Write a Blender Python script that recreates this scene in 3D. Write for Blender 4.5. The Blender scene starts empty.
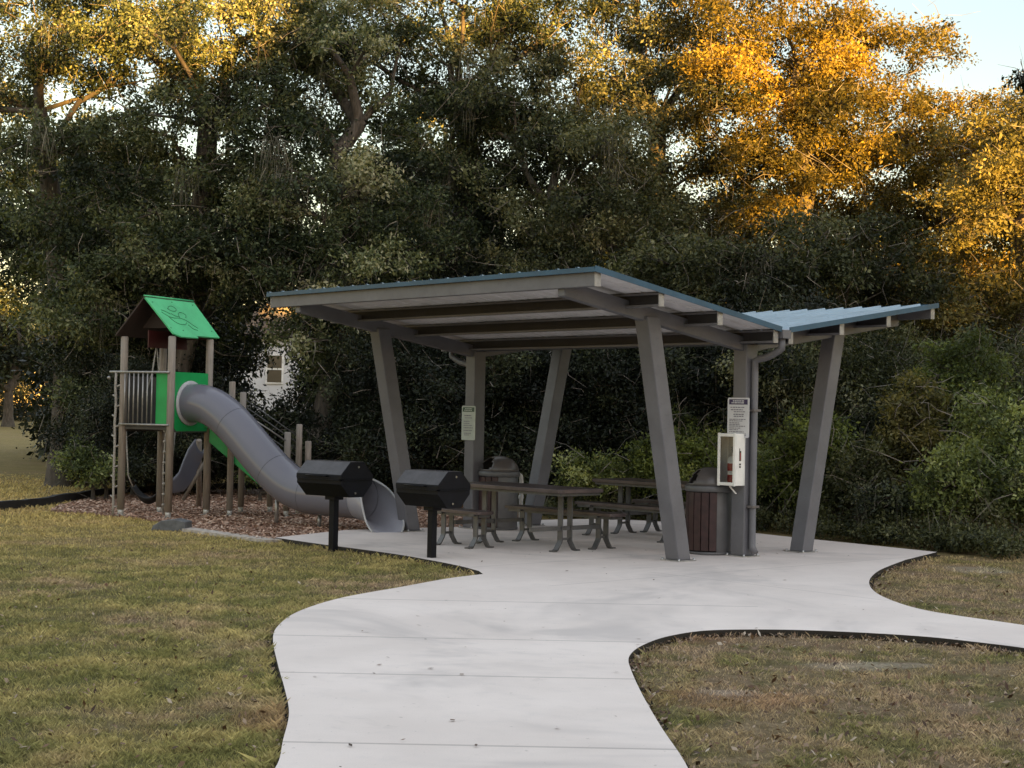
import bpy, math, random
import numpy as np
from mathutils import Vector, Matrix
from mathutils.geometry import tessellate_polygon

scene = bpy.context.scene
col = scene.collection
PI = math.pi
R = math.radians

# ------------------------------------------------------------------ camera
F_PX, Y0, ROLL, EYE = 1571.57, 414.1, 0.0197, 1.65
PIT = math.atan((Y0 - 384.0) / F_PX)
cam_d = bpy.data.cameras.new("camera")
cam = bpy.data.objects.new("camera", cam_d)
col.objects.link(cam)
cam_d.sensor_width = 36.0
cam_d.lens = 36.0 * F_PX / 1024.0
cam_d.clip_end = 2000
cam_d.clip_start = 0.05
Fw = Vector((0, math.cos(PIT), math.sin(PIT)))
r0 = Vector((1, 0, 0)); u0 = Vector((0, -math.sin(PIT), math.cos(PIT)))
Rt = r0 * math.cos(ROLL) + u0 * math.sin(ROLL)
Up = u0 * math.cos(ROLL) - r0 * math.sin(ROLL)
M = Matrix((Rt, Up, -Fw)).transposed().to_4x4()
M.translation = Vector((0, 0, EYE))
cam.matrix_world = M
scene.camera = cam

def ray(px, py):
    return Fw + Rt * ((px - 512) / F_PX) + Up * ((384 - py) / F_PX)
def gp(px, py, z=0.0):
    """ground point (at height z) that the survey photo shows at this place"""
    d = ray(px, py); t = (z - EYE) / d.z
    return Vector((d.x * t, d.y * t, z))
def dp(px, py, Y):
    """point at depth Y"""
    d = ray(px, py); t = Y / d.y
    return Vector((d.x * t, Y, EYE + d.z * t))

# ------------------------------------------------------------------ object helpers
def tag(o, label=None, cat=None, group=None, kind=None):
    if label: o["label"] = label
    if cat: o["category"] = cat
    if group: o["group"] = group
    if kind: o["kind"] = kind
    return o
def empty(name, loc, rz=0.0):
    o = bpy.data.objects.new(name, None)
    o.empty_display_size = 0.2
    col.objects.link(o)
    o.location = loc; o.rotation_euler = (0, 0, rz)
    return o
def copy_tree(o, parent=None):
    c = o.copy(); col.objects.link(c); c.parent = parent
    for ch in list(o.children):
        copy_tree(ch, c)
    return c

class MB:
    def __init__(s):
        s.v = []; s.f = []; s.sm = []
    def add(s, vs, fs, smooth=False):
        b = len(s.v)
        s.v += [tuple(x) for x in vs]
        s.f += [tuple(i + b for i in f) for f in fs]
        s.sm += [smooth] * len(fs)
    def box(s, c, size, ax=None, rz=0.0):
        hx, hy, hz = size[0] / 2, size[1] / 2, size[2] / 2
        if ax is None:
            X = Vector((math.cos(rz), math.sin(rz), 0)); Y = Vector((-math.sin(rz), math.cos(rz), 0)); Z = Vector((0, 0, 1))
        else:
            X, Y, Z = ax
        c = Vector(c); vs = []
        for k in (-1, 1):
            for j in (-1, 1):
                for i in (-1, 1):
                    vs.append(c + X * (i * hx) + Y * (j * hy) + Z * (k * hz))
        s.add(vs, [(0, 2, 3, 1), (4, 5, 7, 6), (0, 1, 5, 4), (2, 6, 7, 3), (0, 4, 6, 2), (1, 3, 7, 5)])
    def bar(s, p, q, w, h, up=(0, 0, 1)):
        """rectangular bar from p to q, w sideways, h along up; ends cut square"""
        p = Vector(p); q = Vector(q); d = (q - p); L = d.length; X = d.normalized()
        Y = Vector(up).cross(X)
        if Y.length < 1e-4: Y = Vector((0, 1, 0)).cross(X)
        Y.normalize(); Z = X.cross(Y)
        s.box((p + q) / 2, (L, w, h), (X, Y, Z))
    def tube(s, pts, r, n=10, cap=True, smooth=True):
        pts = [Vector(p) for p in pts]
        rs = r if isinstance(r, (list, tuple)) else [r] * len(pts)
        vs = []; fs = []
        T0 = (pts[1] - pts[0]).normalized()
        N = T0.orthogonal().normalized()
        for i, p in enumerate(pts):
            if i == 0: T = T0
            elif i == len(pts) - 1: T = (pts[i] - pts[i - 1]).normalized()
            else: T = ((pts[i + 1] - pts[i]).normalized() + (pts[i] - pts[i - 1]).normalized()).normalized()
            N = (N - T * N.dot(T)).normalized(); B = T.cross(N)
            for k in range(n):
                a = 2 * PI * k / n
                vs.append(p + (N * math.cos(a) + B * math.sin(a)) * rs[i])
        for i in range(len(pts) - 1):
            for k in range(n):
                a, b = i * n + k, i * n + (k + 1) % n
                fs.append((a, b, b + n, a + n))
        s.add(vs, fs, smooth)
        if cap:
            b = len(s.v) - len(vs)
            s.f.append(tuple(b + k for k in reversed(range(n)))); s.sm.append(False)
            e = b + (len(pts) - 1) * n
            s.f.append(tuple(e + k for k in range(n))); s.sm.append(False)
    def lathe(s, prof, n=32, c=(0, 0, 0), a0=0, a1=2 * PI, skip=None, smooth=True):
        full = abs(a1 - a0 - 2 * PI) < 1e-6
        m = n if full else n + 1
        vs = []; fs = []
        for (r, z) in prof:
            for k in range(m):
                a = a0 + (a1 - a0) * k / n
                vs.append((c[0] + r * math.cos(a), c[1] + r * math.sin(a), c[2] + z))
        for i in range(len(prof) - 1):
            for k in range(n):
                if skip and skip(i, a0 + (a1 - a0) * (k + .5) / n): continue
                k2 = (k + 1) % m
                fs.append((i * m + k, i * m + k2, (i + 1) * m + k2, (i + 1) * m + k))
        s.add(vs, fs, smooth)
    def prism(s, poly, z0, z1):
        """vertical prism over a 2D polygon"""
        n = len(poly)
        vs = [(p[0], p[1], z0) for p in poly] + [(p[0], p[1], z1) for p in poly]
        s.add(vs, [(i, (i + 1) % n, n + (i + 1) % n, n + i) for i in range(n)])
        tris = tessellate_polygon([[Vector((p[0], p[1], 0)) for p in poly]])
        area = sum(poly[i][0] * poly[(i + 1) % n][1] - poly[(i + 1) % n][0] * poly[i][1] for i in range(n))
        b = len(s.v) - 2 * n
        for t in tris:
            t = list(t)
            A, B, C = [poly[i] for i in t]
            if (B[0] - A[0]) * (C[1] - A[1]) - (B[1] - A[1]) * (C[0] - A[0]) < 0: t.reverse()
            s.f.append(tuple(b + n + i for i in t)); s.sm.append(False)
            s.f.append(tuple(b + i for i in reversed(t))); s.sm.append(False)
    def extrude(s, prof, o, ex, ey, d):
        """profile polygon in the plane (ex, ey) at o, pushed along vector d"""
        o = Vector(o); ex = Vector(ex); ey = Vector(ey); d = Vector(d); n = len(prof)
        a = [o + ex * p[0] + ey * p[1] for p in prof]
        s.add(a + [q + d for q in a], [(i, (i + 1) % n, n + (i + 1) % n, n + i) for i in range(n)] +
              [tuple(reversed(range(n))), tuple(range(n, 2 * n))])
    def build(s, name, mat, parent=None, bevel=0.0, off=None, seg=2, solid=0.0):
        me = bpy.data.meshes.new(name)
        vs = s.v if off is None else [(v[0] - off[0], v[1] - off[1], v[2] - off[2]) for v in s.v]
        me.from_pydata(vs, [], s.f); me.update()
        me.polygons.foreach_set("use_smooth", s.sm)
        o = bpy.data.objects.new(name, me); col.objects.link(o)
        me.materials.append(mat)
        if parent: o.parent = parent
        if solid:
            m = o.modifiers.new("solid", 'SOLIDIFY'); m.thickness = solid; m.offset = 0
        if bevel:
            m = o.modifiers.new("bevel", 'BEVEL'); m.width = bevel; m.segments = seg
            m.limit_method = 'ANGLE'; m.angle_limit = R(40)
        return o

def build_each(m, name, mat, parent=None, **kw):
    """one object for every connected piece of the collected shapes"""
    par = list(range(len(m.v)))
    def find(a):
        while par[a] != a:
            par[a] = par[par[a]]; a = par[a]
        return a
    for f in m.f:
        r = find(f[0])
        for i in f[1:]: par[find(i)] = r
    groups = {}
    for f, sm in zip(m.f, m.sm): groups.setdefault(find(f[0]), []).append((f, sm))
    out = []
    for g in groups.values():
        idx = {}; q = MB()
        for f, sm in g:
            for i in f:
                if i not in idx: idx[i] = len(q.v); q.v.append(m.v[i])
            q.f.append(tuple(idx[i] for i in f)); q.sm.append(sm)
        out.append(q.build(name, mat, parent, **kw))
    return out

def np_mesh(name, verts, nper, mat, parent=None, tint=None):
    """mesh of n separate polygons with nper corners each; verts (n, nper, 3)"""
    n = verts.shape[0]
    me = bpy.data.meshes.new(name)
    me.vertices.add(n * nper); me.loops.add(n * nper); me.polygons.add(n)
    me.vertices.foreach_set("co", verts.astype(np.float32).ravel())
    me.loops.foreach_set("vertex_index", np.arange(n * nper, dtype=np.int32))
    me.polygons.foreach_set("loop_start", np.arange(0, n * nper, nper, dtype=np.int32))
    try: me.polygons.foreach_set("loop_total", np.full(n, nper, dtype=np.int32))
    except Exception: pass
    if tint is not None:
        at = me.attributes.new("tint", 'FLOAT', 'FACE')
        at.data.foreach_set("value", np.clip(tint, 0, 1).astype(np.float32))
    me.update(calc_edges=True)
    me.materials.append(mat)
    o = bpy.data.objects.new(name, me); col.objects.link(o)
    if parent: o.parent = parent
    return o

# ------------------------------------------------------------------ materials
class NT:
    def __init__(s, name):
        s.m = bpy.data.materials.new(name); s.m.use_nodes = True
        s.t = s.m.node_tree; s.t.nodes.clear()
        s.out = s.n('ShaderNodeOutputMaterial')
    def n(s, typ, **kw):
        o = s.t.nodes.new(typ)
        for k, v in kw.items():
            if k.startswith('i_'):
                key = k[2:]; key = int(key) if key.isdigit() else key.replace('_', ' ')
                o.inputs[key].default_value = v
            else: setattr(o, k, v)
        return o
    def l(s, a, ai, b, bi):
        s.t.links.new(a.outputs[ai], b.inputs[bi])
    def math(s, op, a, b=None, c=None, clamp=False):
        o = s.n('ShaderNodeMath', operation=op); o.use_clamp = clamp
        for i, x in enumerate((a, b, c)):
            if x is None: continue
            if isinstance(x, (int, float)): o.inputs[i].default_value = x
            else: s.t.links.new(x, o.inputs[i])
        return o.outputs[0]
    def mix(s, fac, a, b, mode='MIX'):
        o = s.n('ShaderNodeMix', data_type='RGBA', blend_type=mode)
        for k, x in ((0, fac), (6, a), (7, b)):
            if hasattr(x, 'is_output'): s.t.links.new(x, o.inputs[k])
            elif isinstance(x, (int, float)): o.inputs[k].default_value = x
            else: o.inputs[k].default_value = (*x, 1)
        return o.outputs[2]
    def noise(s, co, scale, detail=4, rough=.55, dist=0.0):
        o = s.n('ShaderNodeTexNoise'); o.inputs['Scale'].default_value = scale
        o.inputs['Detail'].default_value = detail; o.inputs['Roughness'].default_value = rough
        o.inputs['Distortion'].default_value = dist
        if co is not None: s.t.links.new(co, o.inputs['Vector'])
        return o.outputs[0]
    def ramp(s, fac, stops, interp='LINEAR'):
        o = s.n('ShaderNodeValToRGB'); e = o.color_ramp.elements; o.color_ramp.interpolation = interp
        while len(e) < len(stops): e.new(.5)
        for i, (p, c) in enumerate(stops):
            e[i].position = p; e[i].color = (*c, 1) if len(c) == 3 else c
        s.t.links.new(fac, o.inputs[0])
        return o.outputs[0]
    def smooth(s, x, lo, hi):
        o = s.n('ShaderNodeMapRange', interpolation_type='SMOOTHSTEP')
        s.t.links.new(x, o.inputs[0]); o.inputs[1].default_value = lo; o.inputs[2].default_value = hi
        return o.outputs[0]
    def bump(s, h, strength, dist=.01):
        o = s.n('ShaderNodeBump'); o.inputs['Strength'].default_value = strength
        o.inputs['Distance'].default_value = dist
        s.t.links.new(h, o.inputs['Height'])
        return o.outputs[0]
    def bsdf(s, color, rough=.6, metal=0.0, normal=None, spec=.5):
        b = s.n('ShaderNodeBsdfPrincipled')
        for k, x in (('Base Color', color), ('Roughness', rough), ('Metallic', metal), ('Specular IOR Level', spec)):
            if hasattr(x, 'is_output'): s.t.links.new(x, b.inputs[k])
            elif isinstance(x, (int, float)): b.inputs[k].default_value = x
            else: b.inputs[k].default_value = (*x, 1)
        if normal is not None: s.t.links.new(normal, b.inputs['Normal'])
        return b.outputs[0]
    def done(s, sh):
        s.t.links.new(sh, s.out.inputs[0]); return s.m

def pmat(name, c, rough=.55, metal=0.0, var=.18, scale=6.0, grime=.25, bump=.15, bscale=80, spec=.5, grime_c=(.05, .045, .035)):
    k = NT(name); co = k.n('ShaderNodeTexCoord').outputs['Object']
    a = k.noise(co, scale, 5); b = k.noise(co, scale * 9, 4, .65)
    lo = tuple(x * (1 - var) for x in c); hi = tuple(min(1, x * (1 + var)) for x in c)
    cc = k.mix(k.smooth(a, .3, .7), lo, hi)
    cc = k.mix(k.math('MULTIPLY', k.smooth(b, .55, .75), grime), cc, grime_c)
    rr = k.math('ADD', k.math('MULTIPLY', b, .3 if grime > 0 else .03), rough - (.15 if grime > 0 else .015))
    nb = k.bump(k.noise(co, bscale, 3), bump, .004)
    return k.done(k.bsdf(cc, rr, metal, nb, spec))

M_ = {}
M_['steel'] = pmat('painted_steel', (.128, .127, .142), .5, 0, .12, 2.5, .2, .1)
M_['steel_dark'] = pmat('painted_steel_dark', (.125, .11, .107), .5, 0, .12, 2.5, .2, .1)
M_['web_shade'] = pmat('channel_web_shade', (.036, .034, .040), .7, 0, .15, 3, .2, .1)
M_['pale_edge'] = pmat('pale_gravel_strip', (.44, .39, .34), .85, 0, .3, 14, .5, .6, 60)
M_['plate'] = pmat('galvanised_plate', (.33, .32, .31), .5, .3, .2, 12, .4)
M_['soffit'] = pmat('soffit_sheet', (.74, .72, .74), .55, 0, .1, 3, .15, .05)
M_['roof'] = pmat('blue_roof_sheet', (.29, .39, .47), .42, .15, .1, 1.5, .18, .05)
M_['trim'] = pmat('blue_trim', (.022, .078, .135), .5, 0, .15, 3, .2, .05)
M_['black'] = pmat('black_grill_steel', (.004, .0045, .008), .55, 0, .3, 9, .1, .3, 120, .2, (.015, .013, .012))
M_['black_top'] = pmat('lighter_black_steel', (.05, .048, .054), .5, 0, .25, 9, .3, .3, 120, .4, (.08, .07, .065))
M_['chrome'] = pmat('bolt_steel', (.4, .4, .4), .3, .9, .1, 20, .1)
M_['slat'] = pmat('maroon_slats', (.036, .015, .016), .5, 0, .3, 14, .2, .3)
M_['bin_grey'] = pmat('bin_grey_plastic', (.10, .10, .105), .45, 0, .12, 6, .2, .1)
M_['bin_inside'] = pmat('bin_inside', (.01, .01, .01), .8)
M_['dome'] = pmat('dome_lid_plastic', (.085, .075, .072), .33, 0, .12, 6, .2, .08)
M_['leg'] = pmat('table_leg_steel', (.095, .095, .097), .42, .2, .15, 10, .2, .1)
M_['white_pipe'] = pmat('white_pipe', (.55, .55, .53), .45, 0, .1, 9, .25)
M_['white_box'] = pmat('white_cabinet', (.80, .79, .76), .4, 0, .05, 9, .1, .05)
M_['sign_white'] = pmat('sign_face', (.62, .62, .66), .45, 0, .05, 9, .1, .02)
M_['sign_green_white'] = pmat('sign_face_aged', (.42, .46, .42), .45, 0, .08, 9, .15, .02)
M_['navy'] = pmat('sign_navy', (.03, .02, .09), .45, 0, .1, 9, .05, .02)
M_['dkgreen'] = pmat('sign_green', (.03, .07, .045), .45, 0, .1, 9, .05, .02)
M_['ink'] = pmat('sign_ink', (.17, .16, .21), .5, 0, .1, 9, .05, .02)
M_['red'] = pmat('extinguisher_red', (.32, .012, .02), .3, 0, .1, 9, .1, .02)
M_['mark_red'] = pmat('mark_red', (.3, .03, .03), .4, 0, .1, 9, .1, .02)
M_['mark_black'] = pmat('mark_black', (.02, .02, .02), .4, 0, .1, 9, .1, .02)
M_['cab_in'] = pmat('cabinet_inside', (.42, .41, .39), .5, 0, .1, 9, .2, .02)
M_['pgreen'] = pmat('green_plastic_panel', (.012, .33, .085), .4, 0, .1, 3, .12, .05)
M_['rgreen'] = pmat('green_roof_panel', (.07, .47, .20), .42, 0, .1, 3, .15, .05)
M_['groove'] = pmat('green_groove', (.02, .17, .07), .5, 0, .1, 9, .1)
M_['pbrown'] = pmat('roof_underside', (.03, .017, .015), .6, 0, .15, 4, .2)
M_['pred'] = pmat('dark_red_panel', (.05, .008, .008), .5, 0, .15, 4, .2)
M_['tubeplastic'] = pmat('grey_slide_plastic', (.155, .155, .188), .2, 0, .03, 1.2, .0, .0, 40, .5)
M_['tubering'] = pmat('pale_slide_flange', (.42, .43, .44), .4, 0, .08, 5, .15)
M_['tubein'] = pmat('slide_inside', (.26, .26, .30), .34, 0, .05, 2, .0, .0)
M_['seam'] = pmat('slide_seam', (.06, .06, .075), .5)
M_['rail'] = pmat('galvanised_rail', (.33, .32, .31), .4, .6, .12, 15, .2)
M_['shoe'] = pmat('post_shoe', (.5, .5, .48), .45, .4, .15, 12, .3)
M_['deck'] = pmat('tower_deck', (.06, .055, .05), .7)
M_['rubber'] = pmat('black_rubber', (.012, .012, .013), .6, 0, .2, 8, .1)
M_['edging'] = pmat('black_edging', (.02, .02, .022), .6, 0, .3, 6, .35, .3, 30, .4, (.1, .08, .06))
M_['rampgrey'] = pmat('grey_edge_block', (.11, .115, .12), .7, 0, .25, 12, .35)
M_['rope'] = pmat('rope', (.30, .28, .25), .7, 0, .2, 40, .3)
M_['house'] = pmat('house_wall', (.62, .62, .64), .7, 0, .08, .6, .1)
M_['house_roof'] = pmat('house_roof', (.16, .14, .13), .8, 0, .2, 3, .2)
M_['window'] = pmat('window_glass', (.12, .10, .07), .15, 0, .2, 1, .1)
M_['win_frame'] = pmat('window_frame', (.75, .74, .72), .5)

def wood_post():
    k = NT('timber_post'); co = k.n('ShaderNodeTexCoord').outputs['Object']
    mp = k.n('ShaderNodeMapping'); mp.inputs['Scale'].default_value = (14, 14, 1.2); k.t.links.new(co, mp.inputs[0])
    a = k.noise(mp.outputs[0], 2.5, 6, .6); b = k.noise(co, 1.3, 3)
    c = k.ramp(a, [(.25, (.13, .10, .08)), (.5, (.25, .205, .165)), (.75, (.38, .325, .275))])
    c = k.mix(k.smooth(b, .35, .7), c, (.26, .235, .21))
    return k.done(k.bsdf(c, .75, 0, k.bump(a, .5, .01)))
M_['post'] = wood_post()

def table_top_mat(name, c):
    k = NT(name); co = k.n('ShaderNodeTexCoord').outputs['Object']
    sx = k.n('ShaderNodeSeparateXYZ'); k.t.links.new(co, sx.inputs[0])
    def cell(o):
        return k.math('SUBTRACT', k.math('FRACT', k.math('MULTIPLY', o, 22.0)), .5)
    d = k.math('SQRT', k.math('ADD', k.math('POWER', cell(sx.outputs[0]), 2.0), k.math('POWER', cell(sx.outputs[1]), 2.0)))
    ge = k.n('ShaderNodeNewGeometry'); sn = k.n('ShaderNodeSeparateXYZ'); k.t.links.new(ge.outputs['Normal'], sn.inputs[0])
    hole = k.math('MULTIPLY', k.math('SUBTRACT', 1.0, k.smooth(d, .22, .3)), k.math('GREATER_THAN', k.math('ABSOLUTE', sn.outputs[2]), .8))
    a = k.noise(co, 5, 5)
    base = k.mix(k.smooth(a, .3, .7), tuple(x * .75 for x in c), tuple(x * 1.25 for x in c))
    cc = k.mix(hole, base, (.01, .01, .01))
    return k.done(k.bsdf(cc, .38, 0, k.bump(d, .2, .003)))
M_['ttop'] = table_top_mat('coated_perforated_top', (.075, .056, .056))

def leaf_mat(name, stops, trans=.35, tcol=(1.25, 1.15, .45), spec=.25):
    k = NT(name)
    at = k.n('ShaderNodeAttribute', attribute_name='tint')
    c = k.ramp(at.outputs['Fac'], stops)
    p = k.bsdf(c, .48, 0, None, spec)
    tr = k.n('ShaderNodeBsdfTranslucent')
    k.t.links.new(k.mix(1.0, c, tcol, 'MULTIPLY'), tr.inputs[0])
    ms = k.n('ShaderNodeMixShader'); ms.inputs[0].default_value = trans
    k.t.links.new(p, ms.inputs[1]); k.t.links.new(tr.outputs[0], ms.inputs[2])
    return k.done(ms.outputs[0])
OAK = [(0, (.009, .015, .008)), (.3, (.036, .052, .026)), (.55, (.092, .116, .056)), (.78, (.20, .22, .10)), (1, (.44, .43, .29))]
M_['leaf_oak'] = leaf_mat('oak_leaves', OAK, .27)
M_['leaf_olive'] = leaf_mat('olive_leaves', [(0, (.018, .024, .012)), (.3, (.062, .074, .036)), (.6, (.145, .155, .076)), (1, (.40, .37, .21))], .32)
M_['leaf_gold'] = leaf_mat('gold_leaves', [(0, (.04, .04, .016)), (.35, (.12, .105, .030)), (.7, (.29, .215, .042)), (1, (.45, .33, .07))], .5)
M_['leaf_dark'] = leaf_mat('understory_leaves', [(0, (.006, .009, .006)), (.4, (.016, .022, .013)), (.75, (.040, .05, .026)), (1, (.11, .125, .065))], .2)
M_['leaf_mid'] = leaf_mat('mid_green_leaves', [(0, (.022, .03, .016)), (.4, (.07, .08, .038)), (.75, (.14, .15, .07)), (1, (.28, .28, .17))], .3)
M_['leaf_shrub'] = leaf_mat('shrub_leaves', [(0, (.034, .048, .020)), (.35, (.14, .175, .066)), (.7, (.30, .35, .125)), (1, (.52, .55, .26))], .35)
M_['leaf_fresh'] = leaf_mat('fresh_leaves', [(0, (.06, .08, .03)), (.4, (.16, .20, .06)), (.8, (.28, .33, .10)), (1, (.42, .45, .18))], .4)
M_['leaf_straw'] = leaf_mat('yellowing_leaves', [(0, (.06, .06, .025)), (.4, (.15, .145, .055)), (.8, (.28, .24, .09)), (1, (.40, .35, .16))], .4)
M_['moss'] = leaf_mat('hanging_moss', [(0, (.06, .06, .045)), (.5, (.14, .135, .105)), (1, (.26, .25, .20))], .25, (1, 1, .9), .1)

def bark():
    k = NT('oak_bark'); co = k.n('ShaderNodeTexCoord').outputs['Object']
    mp = k.n('ShaderNodeMapping'); mp.inputs['Scale'].default_value = (9, 9, 2.2); k.t.links.new(co, mp.inputs[0])
    a = k.noise(mp.outputs[0], 1.6, 6, .65, .4); b = k.noise(co, .9, 3)
    c = k.ramp(a, [(.3, (.030, .024, .018)), (.55, (.085, .070, .056)), (.8, (.19, .17, .145))])
    c = k.mix(k.math('MULTIPLY', k.smooth(b, .5, .7), .4), c, (.09, .095, .075))
    return k.done(k.bsdf(c, .85, 0, k.bump(a, .8, .03)))
M_['bark'] = bark()
def twig():
    k = NT('pale_twig_bark'); co = k.n('ShaderNodeTexCoord').outputs['Object']
    c = k.mix(k.smooth(k.noise(co, 4, 4), .35, .65), (.10, .085, .07), (.27, .235, .20))
    return k.done(k.bsdf(c, .8))
M_['twig'] = twig()

# ------------------------------------------------------------------ ground layout
def catmull(P, n=10, closed=True):
    P = [Vector((p[0], p[1])) for p in P]; out = []; N = len(P)
    for i in range(N if closed else N - 1):
        if closed: a, b, c, d = P[i - 1], P[i], P[(i + 1) % N], P[(i + 2) % N]
        else: a, b, c, d = P[max(i - 1, 0)], P[i], P[i + 1], P[min(i + 2, N - 1)]
        # centripetal-ish: limit tangents
        L = (c - b).length
        tb = (c - a); td = (d - b)
        if tb.length > 1e-6: tb = tb.normalized() * min(L, .5 * tb.length)
        if td.length > 1e-6: td = td.normalized() * min(L, .5 * td.length)
        for k in range(n):
            t = k / n; h1 = 2 * t**3 - 3 * t**2 + 1; h2 = t**3 - 2 * t**2 + t; h3 = -2 * t**3 + 3 * t**2; h4 = t**3 - t**2
            out.append(b * h1 + tb * h2 + c * h3 + td * h4)
    if not closed: out.append(P[-1])
    return out

left_edge = [(283, 740), (289, 713), (285, 690), (278, 665), (273, 640), (277, 627), (297, 612), (340, 598), (400, 587), (450, 578), (483, 574)]
tip_back = [(479, 571), (460, 566), (430, 560), (395, 554), (355, 548.5), (320, 544), (275, 537.5)]
back_edge = [(345, 530), (430, 527.5), (466, 526.5), (520, 521), (600, 519), (680, 523), (755, 533), (860, 544), (937, 552)]
right_up = [(905, 560), (880, 570), (869.5, 580), (873, 590), (891, 600), (930, 611), (1024, 625)]
right_lo = [(1024, 648), (985, 643), (930, 637), (870, 633), (800, 630), (740, 629.5), (700, 631), (665, 637), (641, 646), (630, 655), (629, 664), (640, 690), (660, 725), (688, 768)]
G = lambda a: [gp(*p) for p in a]
L1 = [Vector((-1.05, -8)), Vector((-1.1, 0)), Vector((-1.12, 4))] + [gp(275, 768)] + G(left_edge)
C1 = catmull(L1, 8, False)
C2 = catmull(G(tip_back), 8, False)
C3 = catmull(G(back_edge), 6, False)
ru = G(right_up); rd = ru[-1] - ru[-2]
C4 = catmull(ru + [ru[-1] + rd * 2.5, ru[-1] + rd * 8], 8, False)
rl = G(right_lo); ld = rl[0] - rl[1]
C5 = catmull([rl[0] + rd * 8 + Vector((0, -.3, 0)), rl[0] + rd * 2.5 + Vector((0, -.1, 0))] + rl + [Vector((.82, 4)), Vector((.85, 0)), Vector((.9, -8))], 8, False)
outline = [Vector((p[0], p[1])) for p in C1 + C2 + C3 + C4 + C5]
# drop near-duplicate points
ol = [outline[0]]
for p in outline[1:]:
    if (p - ol[-1]).length > .02: ol.append(p)
outline = ol
PATH = np.array([(p.x, p.y) for p in outline])

mulch_px = [(52, 509), (75, 500), (110, 494.5), (160, 491), (230, 489), (330, 489), (420, 494), (500, 503), (520, 520), (466, 526), (430, 527.5), (345, 530.5), (300, 535), (272, 538.5), (225, 532), (187, 526), (150, 518), (100, 512.5)]
MULCH = catmull([gp(*p) for p in mulch_px], 6)
MUL = np.array([(p.x, p.y) for p in MULCH])

def inside(P, poly):
    x, y = P[:, 0], P[:, 1]; r = np.zeros(len(P), bool); n = len(poly)
    for i in range(n):
        x1, y1 = poly[i]; x2, y2 = poly[(i + 1) % n]
        c = (y1 > y) != (y2 > y)
        if abs(y2 - y1) < 1e-12: continue
        r ^= c & (x < (x2 - x1) * (y - y1) / (y2 - y1) + x1)
    return r
def dist_edge(P, poly):
    d = np.full(len(P), 1e9); n = len(poly)
    for i in range(n):
        a = poly[i]; b = poly[(i + 1) % n]; ab = b - a; L = (ab**2).sum()
        if L < 1e-12: continue
        t = np.clip(((P - a) @ ab) / L, 0, 1)
        q = a + t[:, None] * ab
        d = np.minimum(d, ((P - q)**2).sum(1))
    return np.sqrt(d)

def concrete():
    k = NT('broom_finished_concrete'); co = k.n('ShaderNodeTexCoord').outputs['Object']
    a = k.noise(co, .7, 5, .6); b = k.noise(co, 5, 6, .65); f = k.noise(co, 120, 3, .6)
    mp = k.n('ShaderNodeMapping'); mp.inputs['Scale'].default_value = (1.2, 90, 1); k.t.links.new(co, mp.inputs[0])
    br = k.noise(mp.outputs[0], 1.5, 3)
    c = k.mix(k.smooth(a, .3, .7), (.645, .578, .538), (.74, .668, .625))
    c = k.mix(k.math('MULTIPLY', k.smooth(b, .5, .8), .4), c, (.55, .51, .49))
    c = k.mix(k.math('MULTIPLY', k.smooth(f, .5, .75), .22), c, (.33, .31, .30))
    st = k.noise(co, .35, 4, .7, 1.2)
    c = k.mix(k.math('MULTIPLY', k.smooth(st, .46, .68), .62), c, (.44, .405, .39))
    s2 = k.noise(co, 1.6, 6, .75, .8)
    c = k.mix(k.math('MULTIPLY', k.smooth(s2, .60, .74), .30), c, (.36, .33, .31))
    s3 = k.noise(co, 22, 2, .5)
    c = k.mix(k.math('MULTIPLY', k.smooth(s3, .70, .76), .45), c, (.28, .25, .23))
    sx = k.n('ShaderNodeSeparateXYZ'); k.t.links.new(co, sx.inputs[0])
    def line(ax, ay, off, w, lo=None, hi=None):
        d = k.math('ABSOLUTE', k.math('SUBTRACT', k.math('ADD', k.math('MULTIPLY', sx.outputs[0], ax), k.math('MULTIPLY', sx.outputs[1], ay)), off))
        m = k.math('SUBTRACT', 1.0, k.smooth(d, w * .5, w))
        return m
    js = None
    for (px, py) in ((450, 745), (455, 675.5), (455, 638.5), (470, 601)):
        Y = gp(px, py).y
        m = line(0.0, 1.0, Y, .02)
        # only on the approach path
        m = k.math('MULTIPLY', m, k.math('LESS_THAN', sx.outputs[0], 2.2))
        js = m if js is None else k.math('MAXIMUM', js, m)
    cu, su = math.cos(.732), math.sin(.732)
    for (px, py, w) in ((560, 585, .016), (640, 556, .016)):
        g = gp(px, py)
        m = line(-su, cu, -su * g.x + cu * g.y, w)
        m = k.math('MULTIPLY', m, k.math('GREATER_THAN', sx.outputs[1], 15.2))
        js = k.math('MAXIMUM', js, k.math('MULTIPLY', m, .7))
    for (px, py, w) in ((800, 590, .016),):
        g = gp(px, py)
        m = line(cu, su, cu * g.x + su * g.y, w)
        js = k.math('MAXIMUM', js, k.math('MULTIPLY', k.math('MULTIPLY', m, k.math('GREATER_THAN', sx.outputs[0], 1.5)), .7))
    c = k.mix(k.math('MULTIPLY', js, .42), c, (.16, .15, .145))
    # dark vertical faces
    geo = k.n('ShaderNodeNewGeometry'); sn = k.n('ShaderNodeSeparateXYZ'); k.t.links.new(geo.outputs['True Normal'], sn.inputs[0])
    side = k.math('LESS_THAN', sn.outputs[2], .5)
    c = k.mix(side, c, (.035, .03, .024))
    h = k.math('SUBTRACT', k.math('ADD', k.math('MULTIPLY', f, .25), k.math('MULTIPLY', br, .5)), k.math('MULTIPLY', js, 1.5))
    return k.done(k.bsdf(c, .82, 0, k.bump(h, .35, .006), .25))
mb = MB(); mb.prism([(p[0], p[1]) for p in PATH], -.12, 0.0)
path = mb.build('concrete_path', concrete()); tag(path, kind='structure')

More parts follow.
